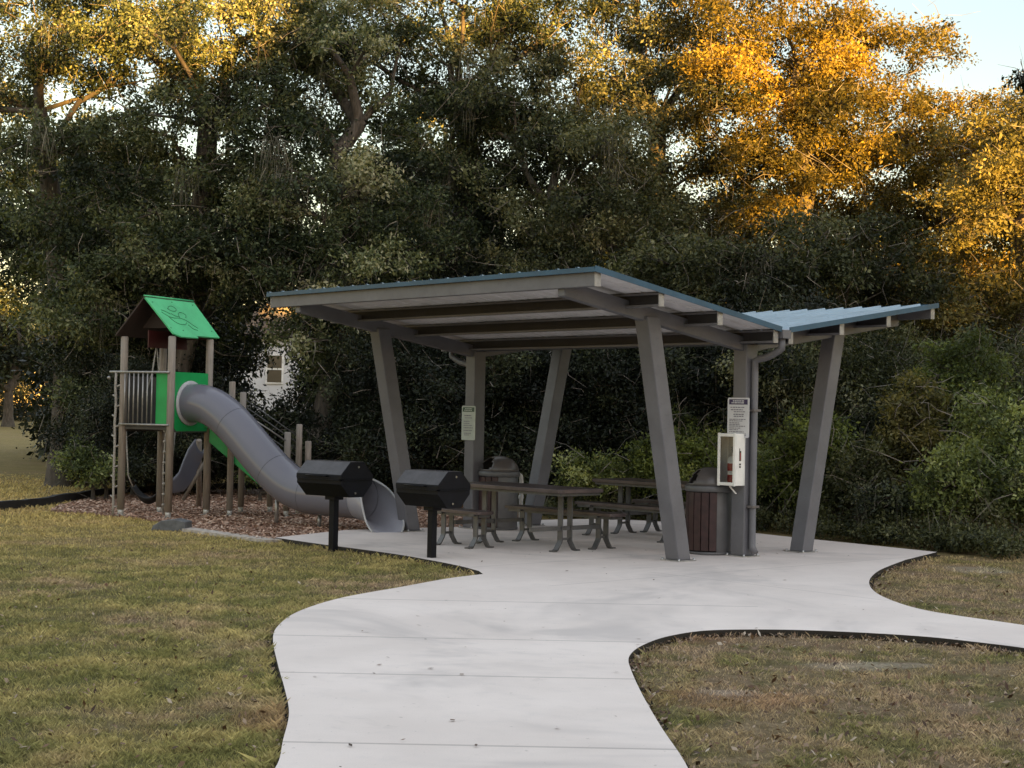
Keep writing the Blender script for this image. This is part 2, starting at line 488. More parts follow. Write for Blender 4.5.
SAND = [(gp(850, 667, -.05), .34, .2), (gp(975, 570, -.05), .4, .5), (gp(725, 693, -.05), .22, .14), (gp(900, 665, -.05), .30, .12)]
RUST = [(gp(272, 722, -.05), .22, .45), (gp(700, 640, -.05), .35, .3), (gp(740, 700, -.05), .6, .45)]
def turf_color(k, co):
    sx = k.n('ShaderNodeSeparateXYZ'); k.t.links.new(co, sx.inputs[0])
    big = k.noise(co, .45, 4, .6); mid = k.noise(co, 1.7, 5, .65, .6); fine = k.noise(co, 9, 5, .7)
    green = k.mix(k.smooth(fine, .35, .65), (.088, .088, .032), (.165, .156, .058))
    gold = k.mix(k.smooth(fine, .35, .65), (.178, .152, .062), (.272, .228, .10))
    brown = k.mix(k.smooth(fine, .3, .7), (.165, .118, .076), (.29, .215, .15))
    c = k.mix(k.smooth(mid, .40, .62), green, gold)
    right = k.smooth(sx.outputs[0], -.3, 1.6)
    br = k.math('ADD', k.smooth(big, .46, .66), k.math('MULTIPLY', right, .80), None, True)
    br = k.math('MULTIPLY', br, k.smooth(mid, .30, .58), None, True)
    c = k.mix(k.math('MULTIPLY', br, .9), c, brown)
    far = k.smooth(sx.outputs[1], 15.0, 25.0)
    c = k.mix(k.math('MULTIPLY', far, .55), c, (.34, .255, .10))  # low sunlight on the distant lawn put into the turf colour
    wob = k.math('MULTIPLY', k.math('SUBTRACT', k.math('ADD', k.math('MULTIPLY', mid, .5), k.math('MULTIPLY', fine, .5)), .5), 3.4)
    bare = None
    for lst, colr in ((RUST, (.22, .12, .075)), (SAND, (.60, .53, .45))):
        for (p, rx, ry) in lst:
            dx = k.math('DIVIDE', k.math('SUBTRACT', sx.outputs[0], p.x), rx); dy = k.math('DIVIDE', k.math('SUBTRACT', sx.outputs[1], p.y), ry)
            d = k.math('ADD', k.math('SQRT', k.math('ADD', k.math('MULTIPLY', dx, dx), k.math('MULTIPLY', dy, dy))), wob)
            m = k.math('SUBTRACT', 1.0, k.smooth(d, .55, 1.1))
            c = k.mix(k.math('MULTIPLY', m, .26 if lst is SAND else .35), c, colr)
    return c, fine, mid
def lawn_mat():
    k = NT('dry_turf'); co = k.n('ShaderNodeTexCoord').outputs['Object']
    c, fine, mid = turf_color(k, co)
    v = k.noise(co, 45, 4, .7)
    c = k.mix(k.smooth(v, .40, .62), k.mix(1.0, c, (.65, .62, .60), 'MULTIPLY'), c)
    h = k.math('ADD', k.math('MULTIPLY', v, .6), fine)
    return k.done(k.bsdf(c, .9, 0, k.bump(h, .8, .03), .1))
def blade_mat():
    k = NT('grass_blades'); co = k.n('ShaderNodeTexCoord').outputs['Object']
    c, fine, mid = turf_color(k, co)
    at = k.n('ShaderNodeAttribute', attribute_name='tint')
    v = k.math('ADD', k.math('MULTIPLY', at.outputs['Fac'], 2.3), 1.15)
    vc = k.n('ShaderNodeCombineColor')
    for i in range(3): k.t.links.new(v, vc.inputs[i])
    c = k.mix(1.0, c, vc.outputs[0], 'MULTIPLY')
    c = k.mix(k.math('MULTIPLY', k.smooth(at.outputs['Fac'], .86, 1.0), .4), c, (.36, .31, .19))
    p = k.bsdf(c, .7, 0, None, .2)
    tr = k.n('ShaderNodeBsdfTranslucent'); k.t.links.new(c, tr.inputs[0])
    ms = k.n('ShaderNodeMixShader'); ms.inputs[0].default_value = .25
    k.t.links.new(p, ms.inputs[1]); k.t.links.new(tr.outputs[0], ms.inputs[2])
    return k.done(ms.outputs[0])

# ground: one sheet to the horizon
def ground_sheet():
    xs = np.concatenate([np.linspace(-400, -30, 16), np.linspace(-28, 28, 57), np.linspace(30, 400, 16)])
    ys = np.concatenate([np.linspace(-300, -12, 14), np.linspace(-10, 45, 56), np.linspace(48, 130, 24), np.linspace(150, 900, 12)])
    X, Y = np.meshgrid(xs, ys)
    far = np.clip((Y - 34) / 50, 0, 1)
    Z = -.05 + far * .5 + .0 * X
    vs = np.stack([X, Y, Z], -1).reshape(-1, 3)
    nx = len(xs); fs = []
    for j in range(len(ys) - 1):
        for i in range(nx - 1):
            a = j * nx + i; fs.append((a, a + 1, a + 1 + nx, a + nx))
    b = MB(); b.add(vs, fs, True)
    return tag(b.build('lawn', lawn_mat()), kind='structure')
ground_sheet()

# dark soil strip along the slab edge
def soil_strip():
    rng = np.random.default_rng(5)
    n = len(PATH); b = MB(); vs = []; fs = []
    nxt = np.roll(PATH, -1, 0); prv = np.roll(PATH, 1, 0)
    t = nxt - prv; t /= np.linalg.norm(t, axis=1)[:, None]
    nor = np.stack([t[:, 1], -t[:, 0]], 1)
    area = (PATH[:, 0] * nxt[:, 1] - nxt[:, 0] * PATH[:, 1]).sum()
    if area < 0: nor = -nor
    w = .022 + .05 * rng.random(n)**2
    o = PATH + nor * w[:, None]
    for i in range(n):
        vs.append((PATH[i][0], PATH[i][1], -.044)); vs.append((o[i][0], o[i][1], -.044))
    for i in range(n):
        j = (i + 1) % n; fs.append((2 * i, 2 * i + 1, 2 * j + 1, 2 * j))
    b.add(vs, fs)
    k = NT('dark_soil'); co = k.n('ShaderNodeTexCoord').outputs['Object']
    a = k.noise(co, 30, 5, .7)
    c = k.ramp(a, [(.3, (.012, .010, .008)), (.6, (.035, .028, .02)), (.8, (.10, .08, .06))])
    return tag(b.build('soil_edge', k.done(k.bsdf(c, .95, 0, k.bump(a, .8, .02), .1))), kind='structure')
soil_strip()

def mulch():
    b = MB(); b.prism([(p[0], p[1]) for p in MUL], -.2, -.028)
    k = NT('wood_mulch_bed'); co = k.n('ShaderNodeTexCoord').outputs['Object']
    a = k.noise(co, 3, 4); f = k.noise(co, 28, 5, .7)
    c = k.ramp(f, [(.3, (.14, .075, .05)), (.5, (.32, .185, .135)), (.72, (.46, .31, .24))])
    c = k.mix(k.math('MULTIPLY', k.smooth(a, .4, .7), .4), c, (.12, .06, .04))
    o = b.build('mulch_bed', k.done(k.bsdf(c, .9, 0, k.bump(f, .9, .03), .1))); tag(o, kind='structure')
    rng = np.random.default_rng(8); n = 70000
    lo, hi = MUL.min(0), MUL.max(0)
    P = lo + (hi - lo) * rng.random((n, 2)); P = P[inside(P, MUL) & ~inside(P, PATH)]; n = len(P)
    an = rng.random(n) * 2 * PI; L = .012 + .026 * rng.random(n); W = .005 + .009 * rng.random(n)
    d = np.stack([np.cos(an), np.sin(an), rng.normal(0, .25, n)], 1); s = np.stack([-np.sin(an), np.cos(an), rng.normal(0, .35, n)], 1)
    c = np.column_stack([P, -.026 + .022 * rng.random(n)])
    q = np.stack([c - d * L[:, None] - s * W[:, None], c + d * L[:, None] - s * W[:, None], c + d * L[:, None] + s * W[:, None], c - d * L[:, None] + s * W[:, None]], 1)
    m = leaf_mat('mulch_chip', [(0, (.15, .085, .058)), (.4, (.36, .22, .15)), (.75, (.52, .35, .255)), (1, (.68, .54, .43))], .03, (1, 1, 1), .15)
    tag(np_mesh('mulch_chips', q, 4, m, None, rng.random(n)), 'reddish brown wood chips spread loose over the playground bed', 'mulch', kind='stuff')
mulch()

# ------------------------------------------------------------------ grass
def grass():
    rng = np.random.default_rng(21)
    parts = []
    def patch(n, x0, x1, y0, y1, hs, w):
        u = rng.random(n)
        Y = 1.0 / (1 / y0 + (1 / y1 - 1 / y0) * u)          # thins out with distance
        X = x0 + (x1 - x0) * rng.random(n)
        P = np.stack([X, Y], 1)
        wmax = np.maximum(.36 * Y + .9, 1.2)
        P = P[np.abs(P[:, 0]) < wmax]
        keep = ~inside(P, PATH) & ~inside(P, MUL); P = P[keep]
        de = dist_edge(P, PATH); P = P[de > .006 + .05 * rng.random(len(P))**1.5]
        # clumping
        g = np.sin(P[:, 0] * 5.1 + 1.3 * np.sin(P[:, 1] * 3.7)) * np.sin(P[:, 1] * 4.3 + 1.7 * np.sin(P[:, 0] * 2.9)) + .6 * np.sin(P[:, 0] * 13 + P[:, 1] * 9) * np.sin(P[:, 1] * 15 - P[:, 0] * 7)
        dens = .62 + .28 * g
        dens -= .22 * (P[:, 0] > .6)
        for (p, rx, ry) in SAND:
            q = ((P[:, 0] - p.x) / rx)**2 + ((P[:, 1] - p.y) / ry)**2
            dens -= .42 * np.exp(-q * 2.2)
        m = rng.random(len(P)) < dens
        P = P[m]; g = g[m]; n = len(P)
        h = hs * (.45 + .8 * rng.random(n)) * (1 + .25 * g)
        de2 = dist_edge(P, PATH); h = h * np.where(de2 < .09, 1 + .9 * rng.random(n)**2, 1.0)
        ww = w * (.6 + .8 * rng.random(n)) * np.clip(P[:, 1] / 11, .7, 1.9)
        a = rng.random(n) * 2 * PI; bend = rng.normal(0, .55, (n, 2)) * h[:, None]
        base = np.column_stack([P, np.full(n, -.052)])
        s = np.stack([np.cos(a), np.sin(a), np.zeros(n)], 1) * ww[:, None] / 2
        tip = base + np.column_stack([bend, h])
        mid = base + np.column_stack([bend * .3, h * .6])
        parts.append((np.stack([base - s, base + s, mid + s * .7, tip], 1), np.clip(rng.normal(.45, .22, n) + .05 * g, 0, 1)))
    patch(560000, -7.0, 0.2, 6.6, 24, .031, .0044)
    patch(60000, -14, -5.5, 22, 38, .05, .010)
    patch(360000, .4, 6.8, 6.6, 20, .026, .0044)
    v = np.concatenate([p[0] for p in parts]); t = np.concatenate([p[1] for p in parts])
    tag(np_mesh('grass', v, 4, blade_mat(), None, t), 'short dry green and straw coloured lawn grass', 'grass', kind='stuff')
grass()

def litter():
    rng = np.random.default_rng(77)
    n1, n2, n3 = 40, 5200, 1500
    P1 = np.stack([rng.uniform(-1.2, 4.5, n1 * 8), rng.uniform(7, 21.5, n1 * 8)], 1); P1 = P1[inside(P1, PATH)][:110]
    P2 = np.stack([rng.uniform(.5, 6.5, n2), 1 / rng.uniform(1 / 19, 1 / 6.8, n2)], 1); P2 = P2[~inside(P2, PATH)]
    P3 = np.stack([rng.uniform(-5, 0, n3), 1 / rng.uniform(1 / 19, 1 / 6.8, n3)], 1); P3 = P3[~inside(P3, PATH) & ~inside(P3, MUL)]
    # drift along the slab edges
    seg = rng.integers(0, len(PATH), 5200); P4 = PATH[seg] + rng.normal(0, .085, (5200, 2)); P4 = P4[~inside(P4, PATH)]
    P4 = P4[(P4[:, 1] > 6) & (P4[:, 1] < 19) & (np.abs(P4[:, 0]) < 7)]
    right = P4[:, 0] > .3; P4 = P4[right | (rng.random(len(P4)) < .3)]
    allP = [(P1, .004), (P2, -.028), (P3, -.024), (P4, -.036)]
    qs = []; ts = []
    for P, z in allP:
        n = len(P)
        a = rng.random(n) * 2 * PI; L = .009 + .018 * rng.random(n); W = L * (.3 + .25 * rng.random(n))
        tl = .15 if z > 0 else .5
        d = np.stack([np.cos(a), np.sin(a), rng.normal(0, tl, n)], 1); s = np.stack([-np.sin(a), np.cos(a), rng.normal(0, tl, n)], 1)
        c = np.column_stack([P, z + .008 * rng.random(n) + (0 if z > 0 else 0)])
        q = np.stack([c - d * L[:, None], c + s * W[:, None], c + d * L[:, None], c - s * W[:, None]], 1)
        if z > 0: q[:, :, 2] = np.maximum(q[:, :, 2], .003)
        qs.append(q); ts.append(rng.random(n) * (.55 if z > 0 else 1.0))
    m = leaf_mat('dead_leaves', [(0, (.05, .03, .02)), (.4, (.15, .085, .05)), (.8, (.27, .19, .125)), (.96, (.38, .30, .22)), (1, (.58, .52, .44))], .1, (1, .9, .7), .2)
    tag(np_mesh('leaf_litter', np.concatenate(qs), 4, m, None, np.concatenate(ts)), 'small dry brown oak leaves scattered over path and lawn', 'leaf litter', kind='stuff')
litter()

# ------------------------------------------------------------------ shelter
OX, OY, TH, SL = 2.8066, 18.9173, .732, 4.9864
ZC, SS, WW, OV = 2.4473, .1547, 3.1517, .5657
shelter = empty('picnic_shelter', (OX, OY, 0), TH)
tag(shelter, 'open steel picnic shelter with blue butterfly roof on six taupe columns', 'shelter')
zr = lambda u: ZC + SS * abs(u)
cw = .205
for v in (0.0, SL):
    for (ub, ut) in ((0, 0), (-1.145, -1.74), (1.14, 1.745)):
        m = MB()
        zt = zr(ut) - (.0 if ub else 0.0)
        p = Vector((ub, v, .012)); q = Vector((ut, v, zt + .06 if ub else zt + .10))
        # square box section with horizontal cuts top and bottom
        h = cw / 2; vs = []
        for P in (p, q):
            hw = h / math.cos(math.atan2(abs(q.x - p.x), q.z - p.z))
            for (i, j) in ((-1, -1), (1, -1), (1, 1), (-1, 1)):
                vs.append((P.x + i * hw, P.y + j * h, P.z))
        m.add(vs, [(3, 2, 1, 0), (4, 5, 6, 7)] + [(i, (i + 1) % 4, 4 + (i + 1) % 4, 4 + i) for i in range(4)])
        c = m.build('column', M_['steel'], shelter, .012)
        b = MB(); b.box((ub, v, .006), (cw + .09, cw + .09, .012)); b.build('base_plate', M_['plate'], c)
        bb = MB()
        for sx in (-1, 1):
            for sy in (-1, 1):
                bb.lathe([(0.0, .034), (.012, .034), (.014, .012)], 8, (ub + sx * (cw / 2 + .025), v + sy * (cw / 2 + .025), 0))
        build_each(bb, 'anchor_bolt', M_['chrome'], c)
UE = WW - .06
for v in (0.0, SL):
    for s in (-1, 1):
        m = MB()
        u0_, u1_ = .02 * s, s * UE
        sl = Vector((s, 0, SS)).normalized(); nn = Vector((-s * SS, 0, 1)).normalized()
        p = Vector((u0_, v, zr(u0_))); q = Vector((u1_, v, zr(u1_)))
        d = .17
        # rafter: flat bar box, vertical outer end
        hw = .055; vs = []
        for yy in (-hw, hw):
            vs += [(p.x, v + yy, p.z), (q.x, v + yy, q.z), (q.x, v + yy, q.z + d), (p.x, v + yy, p.z + d)]
        fs = [(0, 1, 2, 3), (7, 6, 5, 4), (0, 4, 5, 1), (1, 5, 6, 2), (2, 6, 7, 3), (3, 7, 4, 0)]
        if s < 0: fs = [tuple(reversed(f)) for f in fs]
        m.add(vs, fs)
        m.build('rafter', M_['steel'], shelter, .008)
PU = (.14, 1.14, 2.12, WW - .05)
for s in (-1, 1):
    for i, u in enumerate(PU):
        m = MB(); z0 = zr(u) + .078; hgt = .15
        y0, y1 = SL / 2 - (SL / 2 + OV - .01), SL / 2 + (SL / 2 + OV - .01)
        if i == 3:
            m.box((s * u, SL / 2, z0 + hgt / 2), (.075, y1 - y0, hgt))
            pl = m.build('purlin', M_['steel'], shelter, .006)
        else:
            # open channel, its mouth towards the low (left) side
            o = -.0375; pr = [(o, 0), (.0375, 0), (.0375, hgt), (o, hgt), (o, hgt - .022), (o + .006, hgt - .022), (o + .006, hgt - .007), (.0305, hgt - .007), (.0305, .007), (o + .006, .007), (o + .006, .024), (o, .024)]
            m.extrude(pr, (s * u, y0, z0), (1, 0, 0), (0, 0, 1), (0, y1 - y0, 0))
            pl = m.build('purlin', M_['steel'], shelter)
            wb = MB(); wb.box((s * u + .029, SL / 2, z0 + hgt / 2), (.003, y1 - y0 - .02, hgt - .018)); wb.build('web_shade_sheet', M_['web_shade'], pl)  # near-black sheet: shade inside the channel put into the colour
        e = MB()
        for sy in (-1, 1):
            e.box((s * u, SL / 2 + sy * (SL / 2 + OV - .004), z0 + hgt / 2), (.083, .016, hgt + .006))
        build_each(e, 'end_cap', M_['plate'], pl, bevel=.003)
# roof sheets
for s in (-1, 1):
    u0_, u1_ = .075, WW + .02
    def rz_(u): return zr(u) + .236 if False else ZC + SS * u + .236
    pv = []
    v0, v1 = -OV - .03, SL + OV + .03
    nr = 20; pitch = (v1 - v0) / nr
    for i in range(nr):
        b0 = v0 + i * pitch
        pv += [(b0, 0), (b0 + pitch - .055, 0), (b0 + pitch - .042, .032), (b0 + pitch - .013, .032)]
    pv.append((v1, 0))
    for (nm, mt, dz) in (('roof_panel', M_['roof'], 0.012), ('soffit', M_['soffit'], 0.0)):
        m = MB(); vs = []; fs = []
        for (v, h) in pv:
            hh = h if nm == 'roof_panel' else h * .8
            vs.append((s * u0_, v, rz_(u0_) + dz + hh)); vs.append((s * u1_, v, rz_(u1_) + dz + hh))
        for i in range(len(pv) - 1):
            f = (2 * i, 2 * i + 1, 2 * i + 3, 2 * i + 2)
            fs.append(f if s > 0 else tuple(reversed(f)))
        m.add(vs, fs)
        ob = m.build(nm, mt, shelter)
        if nm == 'roof_panel':
            t = MB()
            for v in (v0 - .006, v1 + .006):
                t.bar((s * u0_, v, rz_(u0_) + .012), (s * (u1_ + .01), v, rz_(u1_) + .012), .012, .062)
            t.bar((s * (u1_ + .008), v0, rz_(u1_) + .004), (s * (u1_ + .008), v1, rz_(u1_) + .004), .012, .052)
            build_each(t, 'edge_trim', M_['trim'], ob)
# valley gutter, downspouts
m = MB(); gz = ZC + .255
prof = [(-.085, 0), (-.07, -.10), (.07, -.10), (.085, 0), (.078, 0), (.064, -.092), (-.064, -.092), (-.078, 0)]
m.extrude(prof, (0, -OV - .05, gz), (1, 0, 0), (0, 0, 1), (0, SL + 2 * OV + .1, 0))
m.box((0, -OV - .052, gz - .05), (.15, .006, .098)); m.box((0, SL + OV + .052, gz - .05), (.15, .006, .098))
m.build('gutter', M_['steel'], shelter)
for (v, sg) in ((0.0, -1), (SL, 1)):
    m = MB(); y0 = v + sg * (cw / 2 + .045); ye = v + sg * (OV - .02)
    pts = [(0, ye, gz - .09), (0, ye, gz - .22)]
    for k in range(1, 6):
        a = k / 6; pts.append((0, ye + (y0 - ye) * a, gz - .22 - .12 * a - .03 * math.sin(a * PI)))
    pts += [(0, y0, gz - .36), (0, y0, gz - .50), (0, y0, .12), (0, y0 + sg * .05, .05)]
    m.tube(pts, .043, 12)
    ds = m.build('downspout', M_['steel'], shelter)
    k = MB()
    for z in (.6, 1.75): k.box((0, v + sg * (cw / 2 + .046), z), (.13, .098, .03))
    build_each(k, 'strap', M_['steel_dark'], ds, bevel=.004)

# ---- signs on the columns (the -u faces)
def local(u, v, z):
    c, s = math.cos(TH), math.sin(TH)
    return Vector((OX + u * c - v * s, OY + u * s + v * c, z))
def notice(name, v, zc, w, h, face, head, label, seed, rows):
    e = empty(name, local(-cw / 2 - .012, v, zc - h / 2), TH)
    tag(e, label, 'sign')
    m = MB()
    r = .02; pr = []
    for (cx, cy, a0) in ((w / 2 - r, h / 2 - r, 0), (-w / 2 + r, h / 2 - r, 90), (-w / 2 + r, -h / 2 + r, 180), (w / 2 - r, -h / 2 + r, 270)):
        for k in range(4):
            a = R(a0 + 30 * k); pr.append((cx + r * math.cos(a), cy + r * math.sin(a)))
    m.extrude(pr, (0, 0, h / 2), (0, -1, 0), (0, 0, 1), (-.004, 0, 0))
    m.build('sign_plate', face, e)
    X = -.0065
    hd = MB(); hd.box((X, 0, h * .895), (.003, w * .84, h * .13)); ho = hd.build('header_band', head, e)
    rng = random.Random(seed)
    def words(mb, z, th, x0, x1, xx):
        y = x0
        while y < x1 - .01:
            L = rng.uniform(.012, .042); L = min(L, x1 - y)
            mb.box((xx, -(y + L / 2), z), (.002, L, th)); y += L + .009
    hw = MB(); words(hw, h * .92, h * .028, -w * .24, w * .3, X - .003); words(hw, h * .872, h * .028, -w * .3, w * .26, X - .003)
    hw.build('header_lettering', face, ho)
    tx = MB()
    for (zz, a, b, th) in rows: words(tx, h * zz, h * th, a * w, b * w, X)
    tag(tx.build('lettering', M_['ink'], e), kind='stuff')
rows1 = [(.76, -.36, .3, .022), (.70, -.34, .26, .022), (.65, -.2, .34, .02), (.585, -.22, .28, .024), (.535, -.2, .24, .024), (.46, -.4, .38, .018), (.42, -.4, .2, .018), (.37, -.4, .05, .018), (.33, -.4, .1, .018), (.29, -.4, .36, .018), (.24, -.4, .1, .018), (.20, -.4, 0, .018), (.15, -.4, .3, .018), (.10, -.3, .36, .018), (.06, -.2, .36, .018)]
notice('notice_sign', 0.0, 1.66, .335, .48, M_['sign_white'], M_['navy'], 'white notice sign with dark navy header above the extinguisher cabinet on the front column', 3, rows1)
rows2 = [(.72, -.3, .2, .03), (.65, -.25, .28, .02), (.55, -.34, .1, .02), (.49, -.34, .1, .02), (.43, -.34, .3, .02), (.36, -.34, .34, .02), (.28, -.34, .28, .02), (.2, -.3, .26, .022), (.15, -.3, .1, .02)]
notice('notice_sign', SL, 1.51, .30, .49, M_['sign_green_white'], M_['dkgreen'], 'pale notice sign with dark green header on the rear left column behind the grills', 9, rows2)

# ---- extinguisher cabinet
cab = empty('extinguisher_cabinet', local(-cw / 2 - .003, .03, .85), TH)
tag(cab, 'white plastic fire extinguisher cabinet with clear front on the front column, below the notice sign', 'extinguisher cabinet')
W_, D_, H_ = .275, .17, .62
m = MB()
m.box((-.006, 0, H_ / 2), (.012, W_, H_))                 # back
m.box((-D_ / 2 - .007, W_ / 2 - .008, H_ / 2), (D_ - .02, .016, H_)); m.box((-D_ / 2 - .007, -W_ / 2 + .008, H_ / 2), (D_ - .02, .016, H_))
m.box((-D_ / 2 - .007, 0, .012), (D_ - .02, W_ - .034, .024)); m.box((-D_ / 2 - .007, 0, H_ - .012), (D_ - .02, W_ - .034, .024))
m.build('housing', M_['white_box'], cab, .006)
m = MB(); fx = -D_ - .008; b_ = .038
m.box((fx, W_ / 2 - b_ / 2, H_ / 2), (.018, b_, H_ + .012)); m.box((fx, -W_ / 2 + b_ / 2, H_ / 2), (.018, b_, H_ + .012))
m.box((fx, 0, b_ / 2), (.018, W_ - 2 * b_ - .001, b_)); m.box((fx, 0, H_ - b_ / 2), (.018, W_ - 2 * b_ - .001, b_))
m.build('front_frame', M_['white_box'], cab, .006)
m = MB(); m.box((-.0145, 0, H_ / 2), (.004, W_ - .05, H_ - .07)); m.build('back_liner', M_['cab_in'], cab)
def glass_mat():
    k = NT('clear_window'); a = k.n('ShaderNodeBsdfTransparent'); a.inputs[0].default_value = (.93, .94, .95, 1)
    g = k.n('ShaderNodeBsdfGlossy'); g.inputs['Roughness'].default_value = .05
    fr = k.n('ShaderNodeFresnel'); fr.inputs[0].default_value = 1.45
    ms = k.n('ShaderNodeMixShader'); k.t.links.new(fr.outputs[0], ms.inputs[0]); k.t.links.new(a.outputs[0], ms.inputs[1]); k.t.links.new(g.outputs[0], ms.inputs[2])
    return k.done(ms.outputs[0])
m = MB(); m.box((fx + .002, 0, H_ / 2), (.003, W_ - 2 * b_ - .002, H_ - 2 * b_ - .002)); m.build('clear_front', glass_mat(), cab)
m = MB(); m.bar((-D_ * .45, .02, -.02), (-D_ * .30, -.05, -.10), .035, .012); m.bar((-D_ * .45, .02, .004), (-D_ * .45, .02, -.026), .03, .012, (1, 0, 0)); m.build('break_bar', M_['white_box'], cab, .003)
# pictogram on the side panel
m = MB(); sy = -W_ / 2 - .0015
m.box((-.095, sy, .355), (.034, .002, .12)); m.box((-.095, sy, .255), (.03, .002, .022)); m.box((-.095, sy, .225), (.03, .002, .02)); m.box((-.105, sy, .43), (.012, .002, .03))
pg = m.build('pictogram', M_['mark_black'], cab)
m = MB(); m.box((-.095, sy - .0015, .35), (.016, .002, .085)); m.build('pictogram_fill', M_['mark_red'], pg)
ext = empty('fire_extinguisher', local(-cw / 2 - .09, .0, .88), TH)
tag(ext, 'red fire extinguisher with white label and black hose inside the white cabinet', 'fire extinguisher')
m = MB(); m.lathe([(0, 0), (.065, .0), (.072, .012), (.072, .25), (.058, .30), (.02, .325), (0, .325)], 20); m.build('cylinder', M_['red'], ext)
m = MB(); m.lathe([(.0735, .235), (.0735, .252), (.0594, .302), (.03, .322)], 20); m.lathe([(.0736, .10), (.0736, .145)], 20); build_each(m, 'label', M_['white_box'], ext)
m = MB(); m.tube([(0, 0, .36), (0, 0, .42)], .022, 10); m.bar((-.03, .0, .42), (.06, 0, .47), .02, .012); m.bar((-.03, 0, .40), (.05, 0, .42), .02, .012); m.build('valve', M_['mark_black'], ext)
m = MB(); m.tube([(0, -.03, .41), (-.02, -.085, .42), (-.01, -.088, .30), (0, -.085, .1)], .011, 8); m.build('hose', M_['mark_black'], ext)

# ------------------------------------------------------------------ picnic tables
def legpair(parent, x, y, zt, gap, foot, th=.08):
    """two flat bars that bend outwards into feet"""
    for s in (-1, 1):
        m = MB()
        prof = [(s * gap, zt), (s * gap, .135), (s * (gap + .008), .11), (s * (gap + foot * .75), .022), (s * (gap + foot), .010), (s * (gap + foot + .05), .009)]
        for a, b in zip(prof[:-1], prof[1:]):
            d = Vector((0, b[0] - a[0], b[1] - a[1])).normalized() * .005
            m.bar((x, y + a[0] - d.y, a[1] - d.z), (x, y + b[0] + d.y, b[1] + d.z), .017, th, (1, 0, 0))
        m.build('leg', M_['leg'], parent)
    m = MB(); m.bar((x, y - gap, .15), (x, y + gap, .15), .008, .03); m.build('leg_tie', M_['leg'], parent)
    m = MB(); m.box((x, y, zt + .012), (.09, gap * 2 + .16, .024)); m.build('leg_bracket', M_['leg'], parent)
def slab_top(name, parent, x0, x1, y, w, zt, th=.05):
    r = .06; m = MB(); pr = []
    cx = (x0 + x1) / 2; l = (x1 - x0)
    for (sx, sy, a0) in ((1, 1, 0), (-1, 1, 90), (-1, -1, 180), (1, -1, 270)):
        for k in range(5):
            a = R(a0 + 22.5 * k); pr.append((cx + sx * (l / 2 - r) + r * math.cos(a), y + sy * (w / 2 - r) + r * math.sin(a)))
    m.prism(pr, zt - th, zt)
    o = m.build(name, M_['ttop'], parent, .008)
    f = MB()
    for sx in (x0 + .05, x1 - .05): f.box((sx, y, zt - th - .018), (.012, w - .12, .034))
    for sy in (-1, 1): f.box((cx, y + sy * (w / 2 - .05), zt - th - .018), (l - .1, .012, .034))
    build_each(f, 'apron', M_['leg'], o)
def table(u, vA, vB, label, short):
    # local x = -v direction (towards the camera side), y = +u
    base = local(u, (vA + vB) / 2, 0)
    e = empty('picnic_table', base, TH - PI / 2)       # local x -> -v ; local y -> +u
    tag(e, label, 'picnic table', 'picnic tables under the shelter')
    L = vB - vA; h = L / 2
    slab_top('tabletop', e, -h, h, 0, .76, .765, .045)
    for x in (-h + .30, h - .30): legpair(e, x, 0, .70, .08, .09)
    y = .64 if short else .58
    slab_top('bench', e, -h, h, y, .29, .455, .04)
    for x in (-h + .30, h - .30): legpair(e, x, y, .395, .065, .085)
    if short:
        slab_top('bench', e, -h, -h + .98, -y, .29, .455, .04)
        for x in (-h + .24, -h + .86): legpair(e, x, -y, .395, .065, .085)
    else:
        slab_top('bench', e, -h, h, -y, .29, .455, .04)
        for x in (-h + .30, h - .30): legpair(e, x, -y, .395, .065, .085)
    m = MB()
    for x in (-h + .30, h - .30):
        m.bar((x, -y * .9, .28), (x, y * .9, .28), .04, .05)
    build_each(m, 'cross_beam', M_['leg'], e)
table(-1.47, 1.25, 3.25, 'nearer picnic table with dark perforated top, one short bench, standing behind the right grill', True)
table(1.32, 1.55, 3.55, 'farther picnic table with dark top and benches, half hidden behind the slanted front column', False)

# ------------------------------------------------------------------ litter bins
def bin_(pos, rz, label, dome):
    e = empty('litter_bin', pos, rz); tag(e, label, 'litter bin', 'litter bins at the shelter columns')
    r = .275
    m = MB(); m.lathe([(0, .02), (r - .012, .02), (r - .012, .76), (0, .76)], 40); m.build('drum', M_['bin_inside'], e)
    m = MB(); m.lathe([(r - .005, .035), (r - .002, .045), (r - .002, .755), (r - .005, .76)], 30, (0, 0, 0), R(-62), R(118)); m.build('door_panel', M_['bin_grey'], e)
    m = MB()
    n = 9
    for k in range(n):
        a = R(118) + R(180) * (k + .5) / n
        m.box((math.cos(a) * (r - .001), math.sin(a) * (r - .001), .40), (.022, r * R(180) / n - .008, .70), rz=a)
    m.build('slat_panel', M_['slat'], e, .003)
    m = MB(); m.lathe([(r - .03, .0), (r + .004, .0), (r + .006, .035), (r - .03, .035)], 40); m.build('base_ring', M_['bin_grey'], e)
    m = MB(); m.lathe([(r - .02, .755), (r + .02, .758), (r + .028, .775), (r + .028, .815), (r + .016, .83), (r - .01, .832)], 40)
    m.build('rim', M_['bin_grey'], e)
    m = MB(); prof = []
    rd = r + .002
    for k in range(13):
        a = R(90) * k / 12; prof.append((rd * math.cos(a) + (.0001 if k == 12 else 0), .83 + .215 * math.sin(a)))
    m.lathe(prof, 48, skip=lambda i, a: 1 <= i <= 7 and abs(((a - R(dome) + PI) % (2 * PI)) - PI) < R(40 - 2.5 * abs(i - 3)))
    m.build('dome_lid', M_['dome'], e, solid=.012)
    return e
bp = gp(498, 529.5); bin_((bp.x, bp.y + .1, 0), R(-30), 'round litter bin with dome lid beside the rear left column, white pipe next to it', 238)
